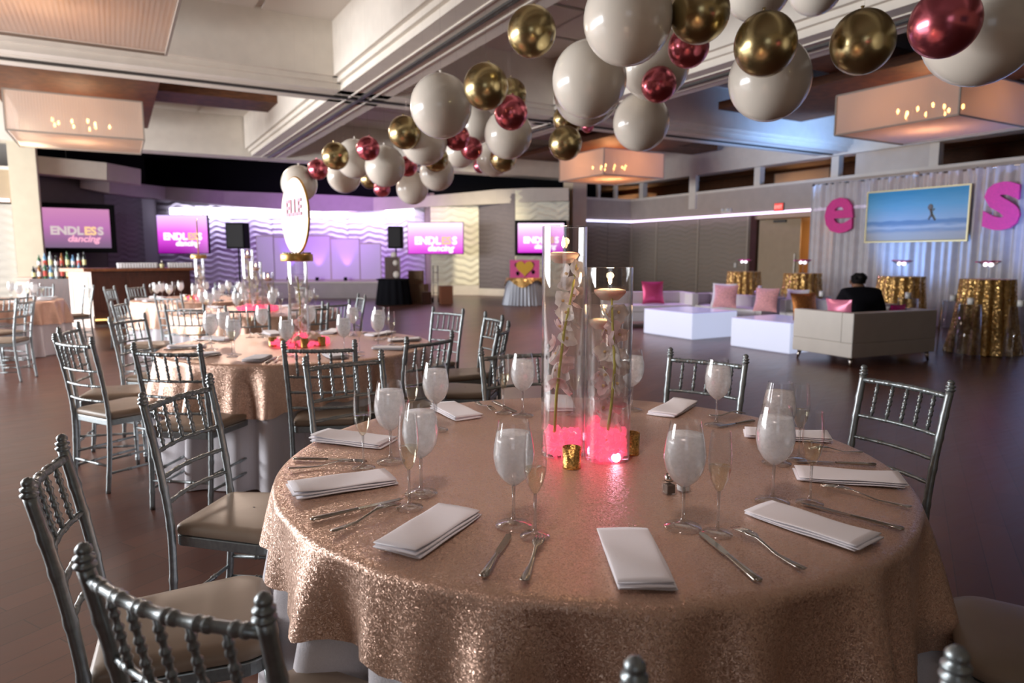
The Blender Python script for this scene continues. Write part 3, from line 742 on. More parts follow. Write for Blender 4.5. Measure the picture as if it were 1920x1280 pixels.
build(MB().box(-.5, .5, -.12, .3, 0, .90), 'cabinet', M_BARWOOD, bs, False); build(MB().box(-.5, .5, .1, .3, .90, 1.14), 'upper_step', M_BARWOOD, bs, False)
BG = [mat('bottle_dark', (.01, .015, .012), .1), mat('bottle_green', (.04, .12, .05), .1), mat('bottle_clear', (.35, .42, .42), .08), mat('bottle_amber', (.30, .12, .03), .1), mat('bottle_blue', (.12, .28, .45), .1)]
LBL = [mat('bottle_label_cream', (.75, .72, .35), .6), mat('bottle_label_white', (.8, .8, .8), .6), mat('bottle_label_red', (.5, .06, .04), .6)]
bmes = [MB().lathe([(.036, 0), (.037, .01), (.037, .19), (.03, .22), (.014, .25), (.013, .30), (.015, .305)], 12, cap=True).mesh('glass_body', m_) for m_ in BG]
lmes = [MB().lathe([(.038, .05), (.038, .15)], 12).mesh('paper_label', m_) for m_ in LBL]
bts = []
for row in range(2):
    for i in range(9):
        x = -.46+i*.112+row*.04
        p = Vector((q.x, q.y, 0))+Matrix.Rotation(.2, 4, 'Z') @ Vector((x, .0 if row == 0 else .2, .90 if row == 0 else 1.14))
        b = thing('liquor_bottle', 'x', 'bottle', p, i, 'bottles on the back bar'); b.scale = (1, 1, 1.0+.12*((i*7+row*3) % 3-1))
        obj('glass_body', bmes[(i*3+row) % 5], b); obj('paper_label', lmes[(i+row) % 3], b); bts.append((row, b))
order_labels([b for r, b in bts if r == 0], 'liquor bottle', 'on the lower back-bar step')
order_labels([b for r, b in bts if r == 1], 'liquor bottle', 'on the upper back-bar step')
tum = MB().lathe([(.028, .0), (.034, .10)], 10, cap=False).lathe([(.001, 0), (.028, 0)], 10).mesh('tumbler', M_FROST)
n_ = Vector((-fx.y, fx.x, 0)); T = []
for row in range(2):
    for i in range(14):
        a_ = .48+i*.05; p = bc+fx*a_+n_*(.02+.09*row)+Vector((0, 0, 1.15)); T.append((0, tag(obj('glass_tumbler', tum, None, p), 'x', 'glass', 'frosted tumblers on the bar')))
    for i in range(9):
        a_ = 1.38+i*.05; p = bc+fx*a_+n_*(.02+.09*row)+Vector((0, 0, 1.15)); T.append((1, tag(obj('glass_tumbler', tum, None, p), 'x', 'glass', 'frosted tumblers on the bar')))
order_labels([o for k_, o in T if k_ == 0], 'frosted tumbler on the bar', 'of the left block')
order_labels([o for k_, o in T if k_ == 1], 'frosted tumbler on the bar', 'of the right block')
p = bc+fx*1.24+Vector((0, 0, 1.15))
t = thing('votive_candle', 'pale yellow votive candle between the tumblers on the bar', 'candle', p)
build(MB().lathe([(.04, 0), (.045, .08), (.04, .08)], 12, cap=True), 'cup', mat('pale_yellow', (.75, .70, .40), .4), t)
build(MB().tube([(0, 0, .08), (0, 0, .16)], .012, 6), 'wick_holder', M_STEEL, t)

# ================================================================== BACKDROP DRAPE, LETTERS, CANVAS
DV = 13.9
M_DRAPE = veil('sheer_white_drape', (.82, .80, .84), .99, .35, .02, 5)
U0, U1 = 10.35, 2.2
sd = thing('drape_stand', 'thin pipe stand that carries the white drape backdrop', 'stand', (0, 0, 0), GA)
cb = MB().tube([(DV, U0, 2.98), (DV, U1, 2.98)], .02, 8)
build(cb, 'crossbar', M_STEEL, sd)
for u in (U0, 6.9, 3.4): build(MB().tube([(DV+.04, u, 0), (DV+.04, u, 3.02)], .022, 8), 'upright', M_STEEL, sd); build(MB().box(DV-.1, DV+.2, u-.15, u+.15, 0, .012), 'base_plate', M_STEEL, sd, False)
NP = 9; pw = (U0-U1)/NP; dp = []
for i in range(NP):
    def fn(a, b, i=i):
        y = U0-(i+a)*pw; s = (i+a)*pw
        f_ = .045*sin(2*pi*s/.17+.8*sin(s*2.3))+.03*sin(2*pi*s/.41+1.1)
        return (DV-.03+f_*(.6+.5*(1-b)), y, .02+b*2.97)
    r = Matrix.Rotation(GA, 4, 'Z')
    c0 = r @ Vector((DV, U0-(i+.5)*pw, 0))
    mb = MB().grid(fn, 48, 10); mb.v = [tuple(Vector(p)-Vector((DV, U0-(i+.5)*pw, 0))) for p in mb.v]
    o = build(mb, 'backdrop_curtain', M_DRAPE, None, True, c0, RG)
    dp.append(tag(o, 'x', 'curtain', 'white drape panels of the backdrop'))
order_labels(dp, 'white sheer drape panel hanging in soft folds', 'of the backdrop panels')
def on_drape(name, label, cat, px, py, off=.12):
    q = atv(px, py, DV-off)
    return thing(name, label, cat, q, GA-pi/2)
# in these things: local x runs along the drape to the right of the photo, y points away from the viewer
t = on_drape('letter_e', 'big hot pink glitter letter e on the left of the drape', 'letter', 1573, 403)
txt('e', 1.46, M_HOT, t, (0, 0, .10), 'letter_face', .042, .03)
t = on_drape('letter_s', 'big hot pink glitter letter S at the right edge of the drape', 'letter', 1879, 387)
txt('s', 1.62, M_HOT, t, (0, 0, .13), 'letter_face', .050, .03)
def pic_mat():
    m = mat('beach_photo_print', (0, 0, 0), .5); b = m.node_tree.nodes['Principled BSDF']
    tc = nd(m, 'ShaderNodeTexCoord'); sp = nd(m, 'ShaderNodeSeparateXYZ'); lk(m, tc.outputs['Generated'], sp.inputs[0])
    n = nd(m, 'ShaderNodeTexNoise'); n.inputs['Scale'].default_value = 5
    mp = nd(m, 'ShaderNodeMapping'); mp.inputs['Scale'].default_value = (1, 1, 4); lk(m, tc.outputs['Generated'], mp.inputs['Vector']); lk(m, mp.outputs[0], n.inputs['Vector'])
    ad = nd(m, 'ShaderNodeMath', operation='MULTIPLY_ADD'); ad.inputs[1].default_value = .10; lk(m, n.outputs['Fac'], ad.inputs[0]); lk(m, sp.outputs['Z'], ad.inputs[2])
    r = nd(m, 'ShaderNodeValToRGB'); cr = r.color_ramp; cr.elements[0].color = (.33, .30, .24, 1); cr.elements[1].color = (.01, .25, .42, 1)
    for p_, c_ in ((.20, (.36, .35, .33)), (.26, (.20, .27, .34)), (.32, (.40, .46, .50)), (.38, (.13, .24, .36)), (.44, (.10, .22, .36)), (.47, (.28, .42, .52)), (.75, (.10, .36, .52))):
        e = cr.elements.new(p_); e.color = (*c_, 1)
    lk(m, ad.outputs[0], r.inputs[0]); lk(m, r.outputs[0], b.inputs['Base Color'])
    return m
ca, cb_ = atv(1626, 408, DV-.14), atv(1815, 397, DV-.14)
cW = (cb_-ca).xy.length; mid = (ca+cb_)/2
q1, q2 = atv(1720, 355, DV-.14), atv(1720, 451, DV-.14); cH = q1.z-q2.z
t = thing('beach_canvas', 'framed beach photograph hung on the drape between the letters', 'picture', (mid.x, mid.y, (q1.z+q2.z)/2), GA-pi/2)
build(MB().box(-cW/2, cW/2, 0, .03, -cH/2, cH/2), 'print', pic_mat(), t, False)
fr = MB(); e = .028
fr.box(-cW/2-e, cW/2+e, -.012, .035, cH/2, cH/2+e).box(-cW/2-e, cW/2+e, -.012, .035, -cH/2-e, -cH/2).box(-cW/2-e, -cW/2, -.012, .035, -cH/2, cH/2).box(cW/2, cW/2+e, -.012, .035, -cH/2, cH/2)
build(fr, 'gold_frame', mat('pale_gold_frame', (.55, .48, .25), .4, .4), t, False)
fg = MB().ell((.30, -.004, .14), (.05, .003, .06), 10, 6).tube([(.31, -.004, .10), (.33, -.004, 0), (.28, -.004, -.10)], .02, 5).tube([(.33, -.004, 0), (.40, -.004, -.12)], .016, 5).tube([(.31, -.004, .05), (.38, -.004, .10)], .012, 5)
build(fg, 'printed_figure', mat('figure_print', (.16, .14, .12), .6), t)
t = thing('hanging_cord', 'thin pale cord and ribbon the canvas hangs from', 'cord', (mid.x, mid.y, 0))
z1 = (q1.z+q2.z)/2+cH/2; build(MB().tube([(0, .03, z1), (0, .05, 3.0)], .008, 5), 'cord_line', M_BEAM, t)
build(MB().ell((0, .03, 2.99), (.07, .03, .05), 8, 6), 'ribbon_knot', M_BEAM, t)
# exit sign, emergency light, switch
q = atv(1460, 388, 16.9)
t = thing('exit_sign', 'red exit sign above the door at the right', 'sign', q, GA-pi/2)
build(MB().box(-.16, .16, 0, .10, -.12, .12), 'housing', M_DARK, t, False)
build(MB().box(-.15, .15, -.01, 0, -.11, .11), 'red_face', mat('exit_red', (.5, .04, .03), .5, emit=(1, .12, .10), estr=.55), t, False)
txt('EXIT', .13, mat('exit_text', (.9, .4, .35), .5, emit=(1, .45, .4), estr=.6), t, (0, -.02, 0), 'lettering', .003)
q = atv(1360, 396, 16.84); t = thing('emergency_light', 'small white emergency light fixed on the lilac light strip', 'light', q, GA-pi/2)
build(MB().box(-.19, .19, 0, .1, -.06, .09), 'housing', M_BEAM, t, False, bevel=.02)
for x in (-.1, .1): build(MB().ell((x, -.03, .04), (.06, .04, .05)), 'lamp_head', M_PILLAR, t)
q = atv(1378, 497, 17.04); t = thing('light_switch', 'white light switch on the grey wall left of the dark door reveal', 'switch', q, GA-pi/2)
build(MB().box(-.04, .04, 0, .012, -.07, .07), 'plate', M_PILLAR, t, False); build(MB().box(-.012, .012, -.008, 0, -.025, .025), 'rocker', M_BEAM, t, False)

# ================================================================== LOUNGE
def sofa(c, rz, W, D, label, arms=(1, 1), h=.68, backrest=True):
    """local: x along the sofa, y towards its back (+y = back)"""
    t = thing('lounge_sofa', label, 'sofa', (c[0], c[1], 0), rz, 'white lounge sofas')
    build(MB().box(-W/2, W/2, -D/2, D/2, .12, .30), 'base', M_SOFA, t, False, bevel=.01)
    x0 = -W/2+(.13 if arms[0] else 0); x1 = W/2-(.13 if arms[1] else 0)
    build(MB().box(x0, x1, -D/2, D/2-.17, .30, .43), 'seat_cushion', M_SOFA, t, False, bevel=.025)
    if backrest: build(MB().box(-W/2, W/2, D/2-.17, D/2, .30, h), 'backrest', M_SOFA, t, False, bevel=.012)
    for k_, s_ in enumerate((-1, 1)):
        if arms[k_]: build(MB().box(s_*W/2-(.13 if s_ > 0 else 0), s_*W/2+(.13 if s_ < 0 else 0), -D/2, D/2-.17, .30, h if k_ >= 0 else h), 'armrest', M_SOFA, t, False, bevel=.012)
    for sx in (-1, 1):
        for sy in (-1, 1):
            build(MB().tube([(sx*(W/2-.05), sy*(D/2-.05), 0), (sx*(W/2-.07), sy*(D/2-.07), .125)], [.014, .03], 8), 'leg', M_STEEL, t)
    return t
nearc = at(1595, 690, 0); rc = at(1748, 676, 0); lc = at(1484, 668, 0)
bx_ = Vector((.915, .403, 0)); ax_ = Vector((-.403, .915, 0))
Wd, Dp = 1.55, .95
sc_ = nearc+bx_*Wd/2+ax_*Dp/2
SA = atan2(bx_.y, bx_.x)
sofa((sc_.x, sc_.y), SA+pi, Wd, Dp, 'white leather sofa seen from behind with the seated person')
p0, p1 = at(1290, 552, .62), at(1420, 562, .62)
d_ = (p1-p0).normalized(); mid_ = (p0+p1)/2+uv(0, .38)
ang = atan2(d_.y, d_.x)
sofa((mid_.x, mid_.y), ang+pi+pi if False else ang+0, (p1-p0).xy.length+.13, .85, 'white sofa with two pink pillows behind the lit cubes', h=.66) if False else None
sb = sofa((mid_.x, mid_.y), atan2(-AX.y, -AX.x), 1.9, .74, 'white sofa with two furry pink pillows behind the lit cubes', h=.64)
p2 = at(1462, 563, .62); m2_ = p2+uv(-.85, .37)
sd_ = sofa((m2_.x, m2_.y), atan2(-AX.y, -AX.x), 1.7, .74, 'white sofa half hidden between the lit cube and the seated person', h=.64)
p3 = Vector((2.75, 13.75, 0)); sofa((p3.x, p3.y), radians(8), 1.75, .85, 'white armless sofa with the hot pink satin pillow', (0, 1), h=.66)
# lit cubes
def cube(near, w_, d_, h, label, left_first=False):
    t = thing('lit_cube_table', label, 'light cube', (near.x, near.y, 0), 0, 'glowing white cube tables')
    a_, b_ = Vector((AX.x, AX.y, 0)), Vector((BX.x, BX.y, 0))
    P_ = [O, b_*w_, b_*w_+a_*d_, a_*d_]
    build(MB().prism([(q.x, q.y) for q in P_], .01, h), 'glowing_body', M_CUBE, t, False, bevel=.015)
    build(MB().prism([(q.x, q.y) for q in P_], h+.001, h+.012), 'acrylic_top', mat('acrylic_top', (.62, .60, .80), .12, emit=(.5, .5, .9), estr=.25), t, False)
cube(at(1297, 638, 0), 1.05, 1.2, .44, 'glowing white cube table, the left one of the two in the lounge')
q = at(1480, 665, 0); cube(q, 1.0, 1.08, .44, 'glowing white cube table beside the sofa with the seated person')
def pillow(c, rz, tilt, s, m, label, name='throw_pillow', bump=0):
    mb = MB(); n = 14
    for sgn in (-1, 1):
        mb.grid(lambda a, b, sgn=sgn: ((a-.5)*s*(1-.10*sin(pi*b)), sgn*(.005+.075*(max(0, sin(pi*a))*max(0, sin(pi*b)))**.55), b*s*(1)-.0+.05*s*(0.5-b)*sin(pi*a)*1.2*(1 if True else 0)), n, n)
    o = build(mb, name, m, None, True, c, (tilt, 0, rz))
    return tag(o, label, 'pillow')
M_SATIN = mat('pink_satin', (.75, .09, .24), .25, .35); M_FUR = noisy(mat('pink_fur', (.80, .36, .36), .9, sheen=1), 60, .3, .8)
M_FURW = noisy(mat('white_fur', (.8, .76, .76), .9, sheen=1), 60, .1, .8); M_COP = noisy(mat('copper_sequins', (.62, .24, .07), .3, .7), 80, .5, .6)
q = atY(1225, 571, 13.75); pillow((q.x, q.y, .43), radians(8), -.2, .46, M_SATIN, 'hot pink satin pillow on the armless white sofa')
q = at(1338, 578, .43)+uv(0, .30); pillow((q.x-.02, q.y, .43), GA-pi/2+.5, -.3, .44, M_FUR, 'furry pink pillow on the left of the white sofa')
q = at(1323, 578, .43)+uv(0, .45); pillow((q.x-.02, q.y, .43), GA-pi/2+.4, -.25, .46, M_FURW, 'furry white pillow tucked behind the left pink pillow')
q = at(1408, 586, .43)+uv(0, .34); pillow((q.x, q.y, .43), GA-pi/2+.3, -.25, .42, M_FUR, 'furry pink pillow at the right end of the white sofa')
q = at(1436, 586, .43)+uv(-.1, .6); pillow((q.x, q.y, .43), GA-pi/2+.2, -.3, .40, M_FURW, 'pale furry pillow at the right end of the white sofa')
q = atY(1512, 585, 10.0); pillow((q.x, q.y, .44), .2, -.25, .42, M_COP, 'copper sequin pillow left of the seated person')
q = sc_-bx_*.52-ax_*.08; pillow((q.x, q.y, .44), SA+pi/2, -.18, .40, noisy(mat('pale_pink_satin', (.75, .22, .36), .3, .2), 8, .1), 'pale pink satin pillow leaning on the sofa back by the person')
q = sc_+bx_*.50-ax_*.05; pillow((q.x, q.y, .44), SA, .2, .30, M_HOT, 'small magenta pillow right of the seated person')
# cocktail tables
ct = []
bow = []
for i, (px, py) in enumerate(((1395, 508.8), (1505, 512), (1690, 518), (1852, 523))):
    q = at(px, py, 1.06)
    t = thing('cocktail_table', ['far gold sequin cocktail table in front of the grey wall', 'gold sequin cocktail table in front of the door',
        'gold sequin cocktail table behind the seated person', 'nearest gold sequin cocktail table at the right edge'][i], 'cocktail table', (q.x, q.y, 0), i, 'tall cocktail tables in gold sequins')
    def fn(a, b):
        th = 2*pi*a; r = .335+.02*b+.10*b*b+(.010+.022*b)*sin(17*th)+.012*b*sin(7*th+2)
        return (r*cos(th), r*sin(th), 1.06-b*1.05)
    build(MB().grid(fn, 170, 12).grid(lambda a, b: (.335*b*cos(2*pi*a), .335*b*sin(2*pi*a), 1.06), 40, 2), 'gold_cloth', M_GOLDSEQ, t)
    build(MB().tube([(0, 0, 0), (0, 0, 1.0)], .03, 8), 'pedestal', M_STEEL, t); build(MB().lathe([(.001, .0), (.25, .0), (.25, .02), (.03, .03)], 24), 'foot', M_STEEL, t)
    bt = thing('petal_bowl', ['stemmed glass bowl of pink petals on the far gold table', 'stemmed glass bowl of pink petals on the gold table by the door',
        'stemmed glass bowl of pink petals on the gold table behind the person', 'stemmed glass bowl of pink petals on the nearest gold table'][i], 'bowl', (q.x, q.y, 1.062), 0, 'stemmed bowls on the cocktail tables')
    build(MB().lathe([(.001, 0), (.06, .004), (.008, .02), (.006, .15), (.02, .165), (.10, .21), (.16, .25)], 24), 'glass_bowl', M_ACRYL, bt)
    pt = MB()
    for k_ in range(16):
        a = k_*2.4; r = .03+.11*random.random(); pt.ell((r*cos(a), r*sin(a), .235+.02*random.random()), (.04, .03, .008), 7, 4)
    build(pt, 'petals', M_HOT, bt); build(MB().ell((.03, 0, .20), (.035, .035, .03)).ell((-.05, .0, .205), (.03, .03, .03)), 'white_lights', mat('tiny_lights', (1, 1, 1), .4, emit=(1, .95, 1), estr=2.0), bt)
# acrylic pedestals with white candles
for i, (px, py, Y, l) in enumerate(((1787, 560, 9.6, 'left of the nearest gold table'), (1820, 566, 9.1, 'in front of the nearest gold table'), (1914, 570, 9.0, 'at the right edge of the photo'),
        (1703, 555, 9.9, 'right of the seated person'), (1541, 552, 10.9, 'behind the copper pillow'), (1425, 541, 12.9, 'behind the right pink pillow'), (1357, 540, 13.6, 'behind the left pink pillow'), (1458, 548, 12.3, 'beside the gold table by the door'))):
    q = atY(px, py, Y)
    t = thing('acrylic_pedestal', 'clear acrylic pedestal '+l, 'pedestal', (q.x, q.y, 0), 0, 'clear acrylic pedestals')
    build(MB().lathe([(.16, 0), (.15, .3), (.13, q.z-.03), (.001, q.z-.03)], 24), 'acrylic_body', M_ACRYL, t)
    cdl = thing('pillar_candle', 'short white pillar candle on the pedestal '+l, 'candle', (q.x, q.y, q.z-.03), 0, 'white candles on acrylic pedestals')
    build(MB().lathe([(.04, 0), (.04, .085), (.03, .08)], 14, cap=True), 'wax', M_PILLAR, cdl); build(MB().tube([(0, 0, .08), (0, 0, .1)], .003, 5), 'wick', M_BLACK, cdl)

# ================================================================== THE SEATED PERSON
def skin(name, V, E_, Rr, m, parent, sub=2):
    me_ = bpy.data.meshes.new(name); me_.from_pydata(V, E_, []); me_.update(); me_.materials.append(m)
    o = obj(name, me_, parent); mod = o.modifiers.new('Skin', 'SKIN')
    for i, r in enumerate(Rr):
        sv = me_.skin_vertices[0].data[i]; sv.radius = (r if hasattr(r, '__len__') else (r, r)); sv.use_root = (i == 0)
    s = o.modifiers.new('Sub', 'SUBSURF'); s.levels = s.render_levels = sub
    mod.use_smooth_shade = True
    return o
pc = sc_+bx_*.08+ax_*.10
# local frame: +y = the way the person faces (away from the camera, over the sofa front), x to their right
per = thing('person', 'person in black seen from behind, leaning forward on the white sofa', 'person', (pc.x, pc.y, 0), -.08)
V = [(0, 0, .50), (0, .05, .68), (0, .12, .86), (0, .16, .96), (0, .22, 1.04),      # pelvis .. head
     (.18, .11, .86), (.29, .14, .60), (.20, .42, .60), (.16, .50, .59),            # right arm
     (-.18, .11, .86), (-.29, .14, .60), (-.20, .42, .60), (-.16, .50, .59),
     (.10, .06, .50), (.14, .50, .52), (.14, .55, .10), (.14, .66, .05),
     (-.10, .06, .50), (-.14, .50, .52), (-.14, .55, .10), (-.14, .66, .05)]
E_ = [(0, 1), (1, 2), (2, 3), (3, 4), (2, 5), (5, 6), (6, 7), (7, 8), (2, 9), (9, 10), (10, 11), (11, 12), (0, 13), (13, 14), (14, 15), (15, 16), (0, 17), (17, 18), (18, 19), (19, 20)]
Rr = [.13, .14, .13, .05, .085, .06, .048, .034, .03, .06, .048, .034, .03, .085, .06, .042, .035, .085, .06, .042, .035]
nv = len(V)
for s_ in (1, -1):                                  # five fingers on each hand
    wv = 8 if s_ > 0 else 12
    for f_ in range(5):
        bx0 = V[wv][0]+s_*(.025-.013*f_) ; l_ = [.05, .075, .08, .075, .06][f_]
        if f_ == 0: pts = [(bx0-s_*.055, .53, .57), (bx0-s_*.07, .56, .555)]
        else: pts = [(bx0, .555, .575), (bx0, .555+l_*.6, .56), (bx0, .555+l_*.8, .54)]
        prev = wv
        for p_ in pts: V.append(p_); E_.append((prev, len(V)-1)); Rr.append(.009); prev = len(V)-1
skin('body', V, E_, Rr, M_SKIN, per)
TV = [(0, -.01, .50), (0, .03, .68), (0, .10, .86), (.19, .10, .86), (.30, .13, .60), (.21, .40, .60), (-.19, .10, .86), (-.30, .13, .60), (-.21, .40, .60), (0, .13, .95)]
skin('black_jacket', TV, [(0, 1), (1, 2), (2, 3), (3, 4), (4, 5), (2, 6), (6, 7), (7, 8), (2, 9)], [(.24, .16), (.24, .17), (.20, .14), (.12, .11), (.095, .09), (.06, .06), (.12, .11), (.095, .09), (.06, .06), (.09, .08)], M_JACKET, per)
LV = [(0, .02, .50), (.10, .06, .50), (.14, .50, .53), (.14, .55, .12), (-.10, .06, .50), (-.14, .50, .53), (-.14, .55, .12)]
skin('black_trousers', LV, [(0, 1), (1, 2), (2, 3), (0, 4), (4, 5), (5, 6)], [.15, .11, .078, .058, .11, .078, .058], M_JACKET, per)
for s_ in (-1, 1): build(MB().ell((s_*.14, .64, .045), (.045, .13, .045)), 'shoe', M_BLACK, per)
hm = MB().ell((0, .19, 1.07), (.098, .105, .085), 22, 14); hm.ell((0, .10, 1.10), (.05, .05, .045), 14, 9)
for i in range(40):
    a = random.random()*2*pi; t_ = random.random()*.9
    hm.ell((.085*cos(a)*sqrt(1-t_*t_), .18+.09*sin(a)*sqrt(1-t_*t_), 1.07+.075*t_), (.028, .028, .022), 7, 5)
build(hm, 'hair', M_HAIR, per)
build(MB().ell((0, .245, 1.025), (.072, .075, .09), 18, 12), 'face', M_SKIN, per)
fm_ = MB().ell((0, .325, 1.01), (.012, .016, .02), 8, 6); build(fm_, 'nose', M_SKIN, per)
for s_ in (-1, 1): build(MB().ell((s_*.03, .312, 1.035), (.012, .008, .008), 8, 6), 'eye', M_PILLAR, per); build(MB().ell((s_*.098, .22, 1.03), (.012, .02, .03), 8, 6), 'ear', M_SKIN, per)
build(MB().ell((0, .315, .975), (.024, .008, .007), 8, 6), 'mouth', mat('lips', (.3, .08, .07), .5), per)

# ================================================================== TABLES AND CLOTHS
TAB = {1: (.222, 2.088), 2: (-1.511, 4.831), 3: (-2.95, 7.9), 4: (-4.6, 10.1), 5: (-7.4, 9.6)}
TR = .914; TZ = .76
def fold(th, seed=0):
    return (sin(23*th+seed)+.7*sin(13*th+1.7+seed*2)+.5*sin(37*th+.5))/2.2
def overlay_mesh(seg=300):
    mb = MB()
    prof = [(.001, TZ), (.3, TZ), (.6, TZ), (.86, TZ)]
    rings = []
    for r, z in prof: rings.append([(r*cos(2*pi*k/seg), r*sin(2*pi*k/seg), z) for k in range(seg)])
    edge = [(.900, TZ), (.914, TZ-.003), (.923, TZ-.010)]
    for r, z in edge: rings.append([(r*cos(2*pi*k/seg), r*sin(2*pi*k/seg), z) for k in range(seg)])
    NR = 16
    for i in range(1, NR+1):
        b = i/NR; row = []
        for k_ in range(seg):
            th = 2*pi*k_/seg
            drop = .27-.10*cos(th-3.2)+.018*cos(5*th+.5)+.010*fold(th*2+0, 4)
            d = b*drop
            r = .923+.09*d+.072*min(1, d/.28)**.8*fold(th)
            row.append((r*cos(th), r*sin(th), TZ-.010-d))
        rings.append(row)
    for row in rings: mb.v += row
    for i in range(len(rings)-1):
        for k_ in range(seg):
            k2 = (k_+1) % seg; mb.f.append((i*seg+k_, i*seg+k2, (i+1)*seg+k2, (i+1)*seg+k_)[::-1])
    return mb.mesh('sequin_overlay', M_SEQ)
def under_mesh(seg=260):
    def fn(a, b):
        th = 2*pi*a
        d = b*(TZ-.02); r = .911+.08*d+.072*min(1, d/.28)**.8*fold(th)-.012*min(1, d/.05)
        return (r*cos(th), r*sin(th), TZ-.014-b*(TZ-.02))
    mb = MB().grid(lambda a, b: fn(1-a, b), seg, 22)
    mb.grid(lambda a, b: (.908*b*cos(2*pi*a), .908*b*sin(2*pi*a), TZ-.014), 60, 2)
    return mb.mesh('white_tablecloth', M_WHITE)
OVM, UNM = overlay_mesh(), under_mesh()
topm = MB().lathe([(.001, .70), (.90, .70), (.903, .712), (.90, .742), (.001, .742)], 64).mesh('table_top', M_CARD)
legm = MB().tube([(0, 0, 0), (0, 0, .70)], .016, 8).mesh('leg', M_STEEL)
NAMES = {1: 'front table', 2: 'second table with the round name sign', 3: 'third table with three candle vases', 4: 'fourth table with the edge-on sign', 5: 'far left table'}
for k_, (x, y) in TAB.items():
    t = thing('round_table', 'round banquet table hidden under cloth, the '+NAMES[k_], 'table', (x, y, 0), 0, 'round banquet tables')
    obj('table_top', topm, t)
    for i in range(4): obj('leg', legm, t, (.6*cos(i*pi/2+.7), .6*sin(i*pi/2+.7), 0))
    u_ = obj('white_tablecloth', UNM, None, (x, y, 0), (0, 0, (k_-1)*3.4)); tag(u_, 'white floor-length cloth under the sequins on the '+NAMES[k_], 'tablecloth', 'white floor-length tablecloths')
    o_ = obj('sequin_overlay', OVM, None, (x, y, 0), (0, 0, (k_-1)*3.4)); tag(o_, 'rose gold sequin overlay draped on the '+NAMES[k_], 'tablecloth', 'rose gold sequin overlays')

# ================================================================== CHAIRS
def bamboo(pts, rads, n=8, rings=()): return MB().tube(pts, rads, n)
def ringed(p0, p1, r, marks, n=8, bow=None, seg=14, rr=1.45, taper=1.0):
    """a turned stick from p0 to p1 with raised double rings at the marks (0..1); bow bends it"""
    p0, p1 = Vector(p0), Vector(p1); ts = set(i/seg for i in range(seg+1)) if bow else {0.0, 1.0}
    d = (p1-p0).length; e = .005/d
    for m_ in marks:
        for q in (-3*e, -2*e, -1.2*e, 0, 1.2*e, 2*e, 3*e): ts.add(min(1, max(0, m_+q)))
    ts = sorted(ts); P_, R_ = [], []
    for t_ in ts:
        p = p0.lerp(p1, t_)
        if bow: p = p+Vector(bow)*sin(pi*t_)
        r_ = r*(1+(taper-1)*t_)
        for m_ in marks:
            q = abs(t_-m_)/e
            if q < 2.6 and q > .6: r_ = max(r_, r*rr)
        P_.append(p); R_.append(r_)
    return MB().tube(P_, R_, n)
